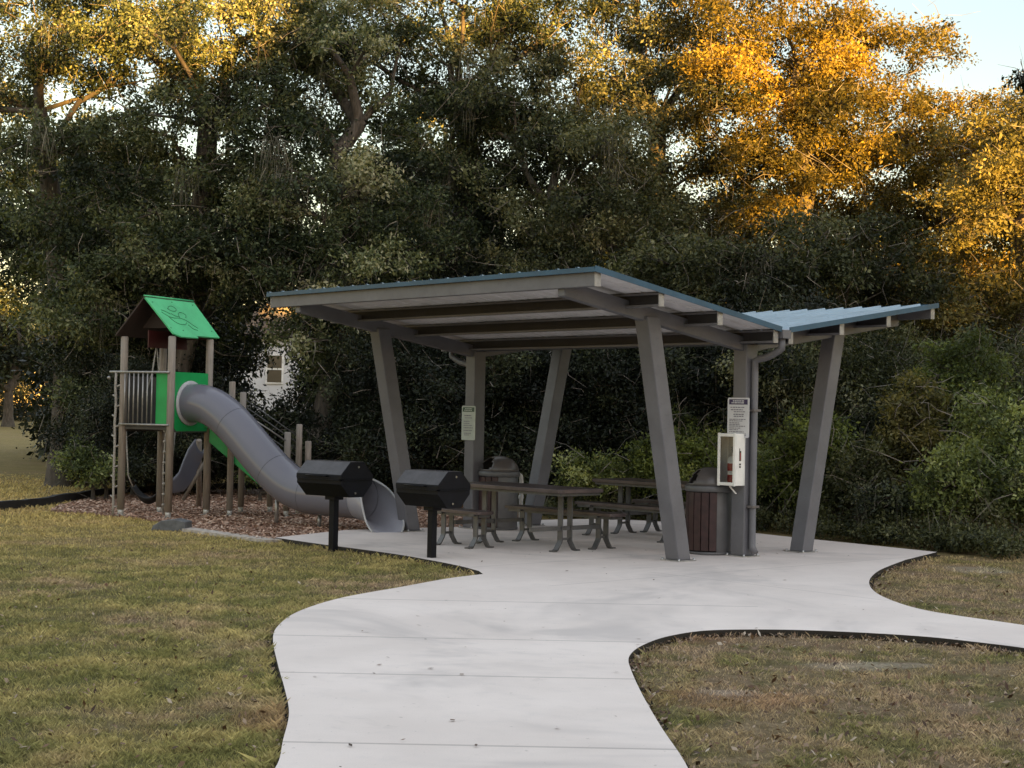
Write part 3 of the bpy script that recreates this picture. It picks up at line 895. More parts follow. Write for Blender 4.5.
bp = gp(711, 555); bin_((bp.x, bp.y + .22, 0), R(-16), 'round litter bin with maroon slats beside the front column, under the extinguisher cabinet', 200)

# standpipe
sp = gp(520.5, 526); e = empty('standpipe', (sp.x, sp.y, 0)); tag(e, 'short white standpipe with bent top next to the rear litter bin', 'standpipe')
m = MB(); m.tube([(0, 0, 0), (0, 0, .68), (-.01, 0, .74), (-.05, 0, .77), (-.10, -.01, .755)], .032, 12); pp = m.build('pipe', M_['white_pipe'], e)
m = MB(); m.lathe([(0, .03), (.07, .03), (.075, .0)], 14); m.lathe([(.033, .40), (.04, .41), (.04, .45), (.033, .46)], 14); build_each(m, 'flange', M_['white_pipe'], e)

# ------------------------------------------------------------------ grills
def grill(pos, yaw, label, post_h):
    e = empty('park_grill', pos, yaw); tag(e, label, 'grill', 'covered park grills on posts')
    m = MB(); m.box((0, 0, post_h / 2), (.085, .085, post_h)); m.build('post', M_['black'], e, .006)
    L = .74; z0 = post_h - .03; D = .27
    c_ = .155; v_ = .055
    zb, zm, zt = z0, z0 + c_ + v_, z0 + 2 * (c_ + v_) - .0
    low = [(-D + c_, zb), (D - c_, zb), (D, zb + c_), (D, zm - .004), (-D, zm - .004), (-D, zb + c_)]
    m = MB(); m.extrude(low, (-L / 2, 0, 0), (0, 1, 0), (0, 0, 1), (L, 0, 0)); fb = m.build('firebox', M_['black'], e, .006)
    up = [(-D - .006, zm + .004), (D + .006, zm + .004), (D + .006, zm + v_), (D - c_, zt), (-D + c_, zt), (-D - .006, zm + v_)]
    m = MB(); m.extrude(up, (-L / 2 - .006, 0, 0), (0, 1, 0), (0, 0, 1), (L + .012, 0, 0)); ld = m.build('lid', M_['black'], e, .006)
    # lighter sloping lid plates
    m = MB()
    for s in (-1, 1):
        n = Vector((0, s * (zt - zm - v_), c_ + .006)).normalized() * .004
        a = Vector((0, s * (D + .002), zm + v_ + .004)) + n; b = Vector((0, s * (D - c_), zt - .002)) + n
        vs = [(-L / 2, a.y, a.z), (L / 2, a.y, a.z), (L / 2, b.y, b.z), (-L / 2, b.y, b.z)]
        m.add(vs, [(0, 1, 2, 3) if s < 0 else (3, 2, 1, 0)])
    m.box((0, 0, zt + .002), (L, 2 * (D - c_) - .01, .004))
    m.build('lid_plate', M_['black_top'], ld)
    m = MB()
    m.box((0, -D - .012, zm), (L * .96, .012, .014)); m.box((L / 2 + .012, 0, zm), (.012, 2 * D * .94, .014)); m.box((-L / 2 - .012, 0, zm), (.012, 2 * D * .94, .014))
    build_each(m, 'lid_flange', M_['black'], ld)
    m = MB(); m.tube([(-.16, -D - .01, zm + .04), (-.16, -D - .06, zm + .045), (.16, -D - .06, zm + .045), (.16, -D - .01, zm + .04)], .009, 8); m.build('handle', M_['black'], ld)
    m = MB(); m.lathe([(0, .008), (.012, .008), (.014, 0)], 10)
    vs = [(L / 2 + .006 + p[2], p[1], p[0]) for p in m.v]; m2 = MB(); m2.add([(a, b + .02, c + zt - .06) for a, b, c in vs], m.f); m2.add([(a, b - .03, c + zb + .05) for a, b, c in vs], m.f); build_each(m2, 'bolt', M_['chrome'], e)
    m = MB(); m.box((0, 0, post_h - .05), (.17, .15, .05)); m.build('bracket', M_['black'], e, .006)
    return e
g1 = gp(333, 551.5, -.05); grill((g1.x, g1.y, -.05), R(-38), 'left black covered barbecue grill on a post in front of the slide', .70)
g2 = gp(431.5, 562, -.05); grill((g2.x, g2.y, -.05), R(-43), 'right black covered barbecue grill on a post at the grass tip', .68).scale = (.93, .93, .97)

# ------------------------------------------------------------------ playground
TB = gp(168, 516.5); TR = math.atan2(.89, .45)
tower = empty('playground_tower', (TB.x, TB.y, -.03), TR)
tag(tower, 'wooden post play tower with green roof and panels and grey tube slide', 'play structure')
S_ = .92
def tl(X, Y, z):
    """world -> tower local"""
    c, s = math.cos(TR), math.sin(TR); dx, dy = X - TB.x, Y - TB.y
    return Vector((dx * c + dy * s, -dx * s + dy * c, z + .03))
def post(x, y, h, r=.058):
    m = MB(); m.tube([(x, y, .10), (x, y, h - .01), (x, y, h)], [r, r, r * .8], 14); p = m.build('post', M_['post'], tower)
    k = MB(); k.tube([(x, y, 0), (x, y, .12)], r * .78, 12); k.box((x, y, .008), (.13, .13, .016)); k.build('post_shoe', M_['shoe'], p)
for (x, y) in ((0, 0), (S_, 0), (0, S_), (S_, S_)): post(x, y, 2.76)
DZ = 1.42
m = MB()
for k in range(6): m.box((S_ / 2, .07 + k * .155 + .0, DZ - .02), (S_ - .13, .145, .04))
m.build('deck', M_['deck'], tower)
m = MB()
m.box((S_ / 2, -.001, DZ - .06), (S_ - .12, .04, .12)); m.box((S_ / 2, S_ + .001, DZ - .06), (S_ - .12, .04, .12))
m.box((-.001, S_ / 2, DZ - .06), (.04, S_ - .12, .05)); m.box((S_ + .001, S_ / 2, DZ - .06), (.04, S_ - .12, .12))
build_each(m, 'deck_beam', M_['deck'], tower, bevel=.004)
# green slide panel with a round mouth on face y=0
m = MB()
hx0, hx1, hz0, hz1 = .055, S_ - .055, DZ - .10, DZ + .80
cx, cz, rr = .43, DZ + .33, .31
N = 40; vs = []; fs = []
for yy in (-.022, .0):
    for k in range(N):
        a = 2 * PI * k / N; vs.append((cx + rr * math.cos(a), yy, cz + rr * math.sin(a)))
    for k in range(N):
        a = 2 * PI * k / N; ca, sa = math.cos(a), math.sin(a)
        t = min((hx1 - cx) / ca if ca > 1e-6 else 1e9, (hx0 - cx) / ca if ca < -1e-6 else 1e9, (hz1 - cz) / sa if sa > 1e-6 else 1e9, (hz0 - cz) / sa if sa < -1e-6 else 1e9)
        vs.append((cx + t * ca, yy, cz + t * sa))
for k in range(N):
    j = (k + 1) % N
    fs += [(k, N + k, N + j, j), (2 * N + j, 3 * N + j, 3 * N + k, 2 * N + k), (N + k, 3 * N + k, 3 * N + j, N + j), (j, 2 * N + j, 2 * N + k, k)]
# corner fill triangles
m.add(vs, fs)
for (qx, qz) in ((hx0, hz0), (hx1, hz0), (hx1, hz1), (hx0, hz1)):
    m.box((qx + (.03 if qx < cx else -.03), -.011, qz + (.03 if qz < cz else -.03)), (.06, .018, .06))
m.build('slide_panel', M_['pgreen'], tower)
# other green panels
m = MB(); m.box((0.0, .17, DZ + .39), (.02, .22, .80)); m.build('green_panel', M_['pgreen'], tower, .006)
m = MB(); m.box((S_ * .5, S_, DZ + .36), (S_ - .14, .02, .74)); m.build('green_panel', M_['deck'], tower, .006)
# barrier on face x=0
m = MB(); xr = -.062
m.tube([(xr, -.02, DZ + .79), (xr, S_ + .22, DZ + .79)], .019, 10); m.tube([(xr, -.02, DZ - .01), (xr, S_ + .02, DZ - .01)], .016, 10)
rl_ = build_each(m, 'barrier_rail', M_['rail'], tower)[0]
for k in range(7):
    y = .315 + k * .088
    b = MB(); b.tube([(xr, y, DZ - .01), (xr, y, DZ + .79)], .0115, 8); b.build('bar', M_['rail'], rl_)
m = MB(); m.lathe([(0, -.03), (.022, -.02), (.03, 0), (.022, .02), (0, .03)], 10, (xr, S_ + .24, DZ + .70)); m.build('end_knob', M_['rail'], rl_)
# rope climber beside the left post
m = MB(); x, y = -.06, S_ + .10
m.tube([(x, y, .0)] + [(x + .006 * math.sin(i * 2.1), y + .006 * math.cos(i * 1.7), .18 * i) for i in range(1, 12)] + [(x, y, DZ + .79)], .02, 7)
for k in range(13):
    z = .12 + .155 * k; sg = 1 if k % 2 else -1
    m.tube([(x, y, z), (x + .02, y + sg * .07, z + .03)], .014, 6)
m.build('rope_climber', M_['rope'], tower)
m = MB()
m.tube([(.03, .12, .05), (.02, .13, .8), (.05, .11, 1.5), (.02, .1, 2.2)], .011, 7)
for k in range(8): m.lathe([(0, -.025), (.026, -.012), (.026, .012), (0, .025)], 8, (.03, .12, .2 + .16 * k))
m.tube([(.25, .5, 2.65), (.34, .52, 2.2), (.40, .55, 1.9)], .011, 7)
m.tube([(.25, .5, 2.65), (.18, .52, 2.2), (.15, .6, 1.9)], .011, 7)
build_each(m, 'knotted_rope', M_['rope'], tower)
# roof
zx, ze = 3.37, 2.80; yc = S_ / 2; hy = .53; X0, X1 = -.12, S_ + .14
thk = .024
for s in (-1, 1):
    m = MB()
    sl = Vector((0, s * hy, ze - zx)); Ls = sl.length; sl.normalize(); nn = Vector((0, s * -sl.z * s * 0 + 0, 0))
    nrm = Vector((1, 0, 0)).cross(sl); nrm = nrm if nrm.z > 0 else -nrm
    ap = Vector((0, yc, zx))
    if s < 0:
        xm = X0 + (X1 - X0) * .52; d0 = Ls + .06; d1 = Ls + .015
        poly = [(X0, 0), (X1, 0), (X1, d1), (xm, d1), (xm, d0), (X0 + .20, d0), (X0 + .06, d0 - .06)]
    else:
        poly = [(X0, 0), (X1, 0), (X1, Ls + .03), (X0, Ls + .03)]
    a = [ap + Vector((p[0], 0, 0)) + sl * p[1] for p in poly]; n = len(a)
    if s > 0:
        m.add([q for q in a] + [q - nrm * thk for q in a], [tuple(range(n)), tuple(reversed(range(n, 2 * n)))] + [(i, n + i, n + (i + 1) % n, (i + 1) % n) for i in range(n)])
        lp = m.build('roof_panel', M_['pbrown'], tower)
        g = MB(); g.add([q + nrm * .003 + Vector((.006 if k_ in (0, 3) else -.006, 0, 0)) for k_, q in enumerate(a)], [tuple(range(n))]); g.build('green_face', M_['rgreen'], lp)
    else:
        m.add([q for q in a] + [q - nrm * thk for q in a], [tuple(reversed(range(n))), tuple(range(n, 2 * n))] + [(i, (i + 1) % n, n + (i + 1) % n, n + i) for i in range(n)])
        rp = m.build('roof_panel', M_['rgreen'], tower)
        # engraved leaf scribble
        g = MB()
        def P(x, d): return ap + Vector((X0 + x * (X1 - X0), 0, 0)) + sl * (d * Ls) + nrm * .001
        curves = [[(.12, .42), (.2, .52), (.3, .56), (.42, .55), (.52, .6), (.6, .72), (.66, .8)], [(.3, .32), (.36, .24), (.44, .22), (.48, .3), (.42, .36), (.34, .35), (.3, .3)],
                  [(.2, .52), (.24, .64), (.32, .72), (.44, .72), (.5, .66)], [(.42, .55), (.46, .42), (.54, .38), (.6, .44), (.56, .52)], [(.3, .44), (.36, .5), (.44, .5)], [(.5, .72), (.54, .82), (.62, .86)], [(.14, .36), (.22, .4), (.28, .46)]]
        for cv in curves:
            pts2 = catmull([Vector(c) for c in cv], 5, False)
            g.tube([P(p.x, p.y) for p in pts2], .0065, 5)
        for (x, d) in ((.08, .16), (.08, .85), (.92, .12), (.92, .85), (.5, .1), (.3, .9)):
            q = P(x, d); g.tube([q, q + nrm * .004], .012, 8)
        build_each(g, 'engraving', M_['groove'], rp)
    u = MB()
    b_ = [q - nrm * (thk + .003) for q in a]; u.add(b_, [tuple(range(n))]); u.build('roof_lining', M_['pbrown'], tower)
m = MB(); m.tube([(X0, yc, zx + .004), (X1, yc, zx + .004)], .014, 8); m.build('ridge_strip', M_['rgreen'], tower)
m = MB(); m.extrude([(-.30, 0), (.30, 0), (.0, .36)], (X0 + .34, yc, zx - .47), (0, 1, 0), (0, 0, 1), (.02, 0, 0)); m.build('gable_board', M_['pbrown'], tower)
m = MB(); m.extrude([(-.42, 0), (.42, 0), (.0, .50)], (X1 - .12, yc, zx - .62), (0, 1, 0), (0, 0, 1), (.02, 0, 0)); m.build('gable_board', M_['pred'], tower)
m = MB(); m.box((S_ / 2, S_ * .5, 2.72), (S_, .02, .26)); m.build('hanging_panel', M_['pred'], tower)

# tube slide
ctr = [(.43, .02, DZ + .33), (.425, -.10, DZ + .33), (.41, -.28, DZ + .325), (.385, -.50, DZ + .27), (.35, -.74, DZ + .155), (.31, -1.0, DZ - .02), (.27, -1.28, DZ - .25), (.23, -1.56, DZ - .48), (.185, -1.86, DZ - .70),
       (.14, -2.14, DZ - .85), (.09, -2.44, DZ - .935), (.04, -2.72, DZ - .955)]
ctr += [tuple(tl(*dp(352, 505, 22.20))[:2]) + (DZ - .96,), tuple(tl(*dp(364, 505, 22.06))[:2]) + (DZ - .965,)]
cs = []
for i in range(len(ctr) - 1):
    a, b = Vector(ctr[i]), Vector(ctr[i + 1]); p0 = Vector(ctr[max(i - 1, 0)]); p3 = Vector(ctr[min(i + 2, len(ctr) - 1)])
    for k in range(4):
        t = k / 4
        cs.append(.5 * ((2 * a) + (b - p0) * t + (2 * p0 - 5 * a + 4 * b - p3) * t * t + (3 * a - p0 - 3 * b + p3) * t**3))
cs.append(Vector(ctr[-1]))
TRr = .295
m = MB(); m.tube(cs, TRr, 40, False); slide = m.build('slide_tube', M_['tubeplastic'], tower)
m = MB(); m.tube(cs, TRr - .012, 40, False); m.f = [tuple(reversed(f)) for f in m.f]; m.build('tube_lining', M_['tubein'], slide)
def ring(name, mat, i, r, w):
    c = cs[i]; T = (cs[min(i + 1, len(cs) - 1)] - cs[max(i - 1, 0)]).normalized()
    q = MB(); q.tube([c - T * w, c - T * w * .5, c + T * w * .5, c + T * w], [TRr - .002, r, r, TRr - .002], 40, False); return q.build(name, mat, slide)
for i in (19, 31, 41): ring('joint_seam', M_['seam'], i, TRr + .002, .007)
for i in (19, 31, 41):
    pass
q = MB(); prof = []
c0 = Vector((.43, 0, cz))
for k in range(41):
    pass
q.lathe([(TRr, -.0), (TRr + .05, 0), (TRr + .05, .016), (TRr + .012, .03), (TRr, .03)], 40)
q.v = [(c0.x + a, -.024 - z, c0.z + b) for (a, b, z) in q.v]
q.build('flange', M_['tubering'], slide)
# open exit chute
cend = [cs[-2]] + [tl(*dp(x, 505, Y)) for (x, Y) in ((373, 21.94), (380, 21.80), (385, 21.66), (388, 21.50))]
cend = catmull([(p.x, p.y) for p in cend], 5, False)
m = MB(); rows = []; K = 24; nE = len(cend)
for i, p in enumerate(cend):
    t = i / (nE - 1)
    T = (cend[min(i + 1, nE - 1)] - cend[max(i - 1, 0)]).normalized(); S = Vector((-T.y, T.x))
    half = R(165) - R(122) * max(0, t)**.95
    rr_ = TRr + .008 - .02 * t
    zb = DZ - .965 - TRr - (DZ - .965 - TRr - .012) * t**1.3       # floor line of the trough
    row = []
    for j in range(K + 1):
        a = -half + 2 * half * j / K
        row.append((p.x + S.x * rr_ * math.sin(a), p.y + S.y * rr_ * math.sin(a), max(zb + rr_ * (1 - math.cos(a)) * (1 - .85 * t**3), .008)))
    rows.append(row)
vs = [p for r in rows for p in r]; fs = []
for i in range(len(rows) - 1):
    for j in range(K):
        a = i * (K + 1) + j; fs.append((a, a + 1, a + K + 2, a + K + 1))
m.add(vs, fs, True); ch = m.build('exit_chute', M_['tubein'], tower, solid=.014)
for k in (0, -1):
    m = MB(); m.tube([Vector(r[k]) for r in rows], .014, 8); m.build('rim', M_['tubering'], ch)
for (x, y, z) in ((.18, -1.86, DZ - .98), (.05, -2.7, DZ - 1.25)):
    m = MB(); m.tube([(x, y, 0), (x, y, z)], .03, 10); m.build('slide_support', M_['rail'], slide)

# ramp with green sides behind the tube
def tp(px, py, Y): return tl(*dp(px, py, Y))
pxs = [(-4.35, 24.45, 2.10), (-4.33, 25.35, 1.95), (-3.50, 24.65, 1.33), (-3.42, 25.4, 1.45), (-3.27, 25.4, 1.18), (-3.9, 25.6, .62)]
for (X, Y, h) in pxs:
    q = tl(X, Y, 0); post(q.x, q.y, h, .05)
def wprism(name, poly, Y, d, mat, parent=tower, bev=.006):
    m = MB(); a = [tl(X, Y, z) for (X, z) in poly]; b = [tl(X, Y + d, z) for (X, z) in poly]; n = len(a)
    m.add(a + b, [tuple(range(n)), tuple(reversed(range(n, 2 * n)))] + [(i, n + i, n + (i + 1) % n, (i + 1) % n) for i in range(n)])
    return m.build(name, mat, parent, bev)
for Yb in (24.50, 25.30):
    wprism('ramp_side', [(-4.98, 1.34), (-4.98, 1.46), (-4.62, 1.50), (-3.74, .80), (-3.50, .72), (-3.50, .44), (-3.90, .46), (-4.70, 1.12), (-4.70, 1.34)], Yb, .025, M_['pgreen'])
m = MB()
for k in range(9):
    t = k / 8; c = tl(-4.60 + .84 * t, 24.92, 1.24 - .76 * t)
    m.box(c, (.13, .72, .03), rz=-TR)
m.build('ramp_step', M_['deck'], tower)
m = MB(); m.box(tl(-3.25, 24.95, .42), (.5, .8, .05), rz=-TR); m.build('lower_deck', M_['deck'], tower)
rl2 = None
for k in range(5):
    m = MB(); o = .11 * k
    m.tube([tl(-4.33, 25.38, 1.82 - o), tl(-3.44, 25.42, 1.22 - o)], .009, 8)
    m.build('ramp_rail', M_['leg'], tower)
for k in range(2):
    m = MB(); m.tube([tl(-4.33 + .0, 24.4, 1.7 - .3 * k), tl(-3.5, 24.62, 1.15 - .3 * k)], .011, 8); m.build('ramp_rail', M_['rail'], tower)
# small open slide at the back left
m = MB(); rows = []
A = [dp(200, 452, 25.9), dp(193, 462, 25.8), dp(188, 474, 25.7), dp(184, 485, 25.6), dp(178, 491.5, 25.45), dp(171, 493, 25.3)]
A2 = []
for i in range(len(A) - 1):
    for k in range(4): A2.append(A[i].lerp(A[i + 1], k / 4))
A2.append(A[-1])
dirp = Vector((.35, .93, 0))
for p in A2:
    row = []
    for j in range(13):
        a = PI * j / 12
        row.append(tl(*(p + dirp * (-.24 * math.cos(a)) + Vector((.05, 0, .22 * (1 - math.sin(a)))))))
    rows.append(row)
vs = [p for r in rows for p in r]; fs = []
for i in range(len(rows) - 1):
    for j in range(12):
        a = i * 13 + j; fs.append((a, a + 1, a + 14, a + 13))
m.add(vs, fs, True); m.build('open_slide', M_['tubeplastic'], tower, solid=.02)
m = MB(); m.tube([tl(*dp(183, 500, 25.5)), tl(*dp(205, 462, 25.5))], .03, 8); m.tube([tl(*gp(199, 506)), tl(*dp(199, 440, 25.9))], .045, 8); build_each(m, 'slide_strut', M_['post'], tower)

# hammock seat below the deck
hp = gp(145, 511); hs = empty('hammock_seat', (hp.x, hp.y + .25, 0)); tag(hs, 'black rubber hammock seat slung low between the left tower posts', 'hammock')
m = MB(); vs = []; fs = []; nx_, ny_ = 14, 8
for i in range(nx_ + 1):
    t = i / nx_ * 2 - 1
    for j in range(ny_ + 1):
        s = j / ny_ * 2 - 1
        vs.append((t * .26, s * .17, .10 + .26 * t * t * (1 - .25 * s * s) + .10 * s * s))
for i in range(nx_):
    for j in range(ny_):
        a = i * (ny_ + 1) + j; fs.append((a, a + ny_ + 1, a + ny_ + 2, a + 1))
m.add(vs, fs, True); m.build('seat', M_['rubber'], hs, solid=.015)
m = MB()
for t in (-1, 1):
    m.tube([(t * .26, 0, .36), (t * .34, .0, .55), (t * .40, 0, 1.36)], .012, 7)
build_each(m, 'rope', M_['rope'], hs)
# grey block at mulch edge
bq = gp(168, 527.5); blk = MB(); blk.extrude([(-.25, 0), (.24, 0), (.24, .13), (.08, .165), (-.10, .14), (-.22, .07)], (0, 0, -.05), (1, 0, 0), (0, 0, 1), (0, .30, 0))
bo = blk.build('ramp_block', M_['rampgrey'], None, .012); bo.location = (bq.x, bq.y, 0); bo.rotation_euler = (0, 0, R(-8)); tag(bo, 'low grey plastic wedge block on the mulch edge before the front tower post', 'ramp block')
# edging
def sweep_edge(name, pts, h, w, mat, label):
    P = catmull(pts, 6, False); m = MB(); rng = random.Random(4); vs = []; fs = []
    for i, p in enumerate(P):
        t = (P[min(i + 1, len(P) - 1)] - P[max(i - 1, 0)]).normalized(); n = Vector((-t.y, t.x)); hh = h * (1 + .12 * rng.uniform(-1, 1))
        for (s, z) in ((-1, -.1), (-1, hh), (1, hh), (1, -.1)): vs.append((p.x + n.x * s * w / 2, p.y + n.y * s * w / 2, z))
    for i in range(len(P) - 1):
        for j in range(4):
            a, b = 4 * i + j, 4 * i + (j + 1) % 4; fs.append((a, a + 4, b + 4, b))
    fs += [(0, 1, 2, 3), tuple(4 * (len(P) - 1) + j for j in (3, 2, 1, 0))]
    m.add(vs, fs); return tag(m.build(name, mat), label, 'edging')
sweep_edge('bed_edging', [gp(*p) for p in ((-60, 512), (0, 508), (40, 503.5), (70, 499), (105, 494), (150, 490.5), (230, 488), (330, 488), (430, 493))], .10, .10, M_['edging'], 'black plastic edging curving behind the mulch bed at the rear of the playground')
sweep_edge('bed_edging', [gp(*p) for p in ((185, 527), (225, 532.5), (274, 539))], -.008, .24, M_['pale_edge'], 'low pale edging between the lawn and the front of the mulch bed')
# ------------------------------------------------------------------ vegetation
def unit(v):
    return v / np.maximum(np.linalg.norm(v, axis=-1, keepdims=True), 1e-9)
def leaves_np(rng, C, spread, per, size, droop=.0, ctint=None, tspread=.16, flat=.7):
    """leaf blades (n,4,3) in clumps round the points C"""
    N = len(C); n = N * per
    c = np.repeat(C, per, 0)
    g = rng.normal(0, 1, (n, 3)); g = unit(g) * (rng.random((n, 1))**.45)
    sp = np.repeat(spread if hasattr(spread, '__len__') else np.full(N, spread), per)[:, None]
    off = g * sp * np.array([1, 1, flat])
    # sprays: pull the leaves of a clump onto a few random axes
    k = 9
    ax = unit(rng.normal(0, 1, (N, k, 3)) + np.array([0, 0, -droop]))
    pick = rng.integers(0, k, n); A = ax[np.repeat(np.arange(N), per), pick]
    t = rng.random((n, 1))**.7 * sp
    on = A * t * np.array([1, 1, flat]) + rng.normal(0, .085, (n, 3)) * (.35 + sp)
    use = rng.random((n, 1)) < .72
    p = c + np.where(use, on, off)
    d = unit(A * .6 + rng.normal(0, .8, (n, 3)) + np.array([0, 0, -.15 - droop * .5]))
    nn = unit(rng.normal(0, .75, (n, 3)) + np.array([0, 0, .55]))
    s = unit(np.cross(d, nn))
    L = (size * (.45 + .95 * rng.random(n)**1.2))[:, None]; W = L * (.40 + .18 * rng.random((n, 1)))
    q = np.stack([p, p + d * L * .5 + s * W * .5, p + d * L, p + d * L * .5 - s * W * .5], 1)
    ct = np.repeat(ctint if ctint is not None else rng.normal(.45, .13, N), per)
    return q, np.clip(ct + rng.normal(0, tspread, n), 0, 1)

def skeleton(rng, C, trunk, up=.12):
    """connect the points C to the trunk: returns node positions and parents"""
    pos = [np.array(p, float) for p in trunk]; par = [-1] + list(range(len(trunk) - 1))
    fork = pos[-1]; order = np.argsort(np.linalg.norm(C - pos[max(0, len(pos) - 2)], axis=1))
    depth = [0.0]
    for i in range(1, len(pos)): depth.append(depth[-1] + np.linalg.norm(pos[i] - pos[i - 1]) * .15)
    tips = []
    nt = len(pos)
    first = max(1, nt // 2)
    for ci in order:
        c = C[ci]; A = np.array(pos); d = np.linalg.norm(A - c, axis=1) + np.array(depth) * .45
        d[:first] += 3.0
        # prefer parents below
        d += np.maximum(A[:, 2] - c[2], 0) * .35
        j = int(np.argmin(d)); p = pos[j]; v = c - p; L = np.linalg.norm(v)
        m = max(1, int(L / .55)); last = j
        bow = rng.normal(0, .07, 3) * L + np.array([0, 0, up * L * .5])
        for k in range(1, m + 1):
            t = k / m
            q = p + v * t + bow * math.sin(math.pi * t) * (1 if m > 1 else 0) + (rng.normal(0, .035, 3) if k < m else 0)
            pos.append(q); par.append(last); depth.append(depth[last] + L / m); last = len(pos) - 1
        tips.append(last)
    return np.array(pos), par, tips

def branch_mesh(name, pos, par, r_tip, r_base, mat, parent=None, rmax=None, nt=0):
    n = len(pos); w = np.zeros(n); kids = np.zeros(n, int)
    for i in range(n - 1, -1, -1):
        if kids[i] == 0: w[i] = 1.0
        if par[i] >= 0: w[par[i]] += w[i]; kids[par[i]] += 1
    r = r_tip * w**.46
    if r.max() > 0: r = r_tip + (r - r_tip) * (r_base - r_tip) / max(r.max() - r_tip, 1e-6)
    for i in range(nt):
        r[i] = r_base * (1.0 - .25 * i / max(nt - 1, 1)); 
    if nt: r[0] = r_base * 1.45
    b = MB(); 
    for i in range(n):
        j = par[i]
        if j < 0: continue
        p, q = pos[j], pos[i]; d = q - p; L = np.linalg.norm(d)
        if L < 1e-5: continue
        ra = min(r[j], r[i] * 1.5 if j >= nt else r[j]); rb = r[i]
        k = 9 if ra > .08 else (6 if ra > .03 else 4)
        T = d / L; N = np.cross(T, [0, 0, 1.0]) if abs(T[2]) < .95 else np.cross(T, [1.0, 0, 0]); N /= np.linalg.norm(N); B = np.cross(T, N)
        base = len(b.v)
        for (c, rr) in ((p - T * ra * .3, ra), (q, rb)):
            for a in range(k):
                an = 2 * PI * a / k; x = c + (N * math.cos(an) + B * math.sin(an)) * rr
                b.v.append((float(x[0]), float(x[1]), float(x[2])))
        for a in range(k):
            b.f.append((base + a, base + (a + 1) % k, base + k + (a + 1) % k, base + k + a)); b.sm.append(True)
    return b.build(name, mat, parent)

def twigs_np(rng, C, n_per, length, rad, droop=.1):
    """thin bare twigs as triangular slivers (n,4,3)"""
    N = len(C) * n_per; c = np.repeat(C, n_per, 0) + rng.normal(0, .22, (N, 3))
    d = unit(rng.normal(0, 1, (N, 3)) + np.array([0, 0, -droop])); L = length * (.4 + rng.random((N, 1)))
    s = unit(np.cross(d, rng.normal(0, 1, (N, 3)))) * rad
    m = c + d * L * .5 + rng.normal(0, .05, (N, 3))
    e = m + unit(d + rng.normal(0, .45, (N, 3))) * L * .6
    a = np.stack([c - s, c + s, m + s * .8, m - s * .8], 1); b = np.stack([m - s * .8, m + s * .8, e + s * .3, e - s * .3], 1)
    return np.concatenate([a, b])

def sample_crown(rng, ells, sep, dome=0.0):
    """points in a union of ellipsoids, mostly towards their surfaces, kept apart; with dome > 0 they
    gather into leafy shelves of that radius with air between them. Returns points and shelf numbers"""
    out = []; grp = []
    per = 9 if dome else 1; gap = dome * 1.08 if dome else sep
    heads = []
    for (c, r, n) in ells:
        m = max(2, int(n / per * 1.3)) if dome else n
        v = unit(rng.normal(0, 1, (m * 6, 3))); t = rng.random((m * 6, 1))**.38
        P = np.array(c) + v * t * np.array(r); k = 0
        for p in P:
            if k >= m: break
            if p[2] < .5: continue
            if heads:
                o = np.array(heads[-200:])
                if ((((o - p) * np.array([1, 1, 1.5]))**2).sum(1)).min() < gap * gap: continue
            heads.append(p); k += 1
            if not dome: out.append(p); grp.append(len(heads)); continue
            R_ = dome * (.75 + .5 * rng.random()); tilt = rng.normal(0, .18, 2); out_dir = unit((p - np.array(c))[None] * np.array([1, 1, 0]))[0]
            for q in range(per):
                a = 2 * PI * (q + rng.random() * .7) / per; rho = R_ * math.sqrt((q + .6) / per)
                x, y = rho * math.cos(a * 2.4), rho * math.sin(a * 2.4)
                z = .42 * R_ * (1 - (rho / R_)**2 * 1.5) + tilt[0] * x + tilt[1] * y + rng.normal(0, .08)
                out.append(p + np.array([x, y, z]) + out_dir * rng.normal(0, .1)); grp.append(len(heads))
    return np.array(out), np.array(grp)

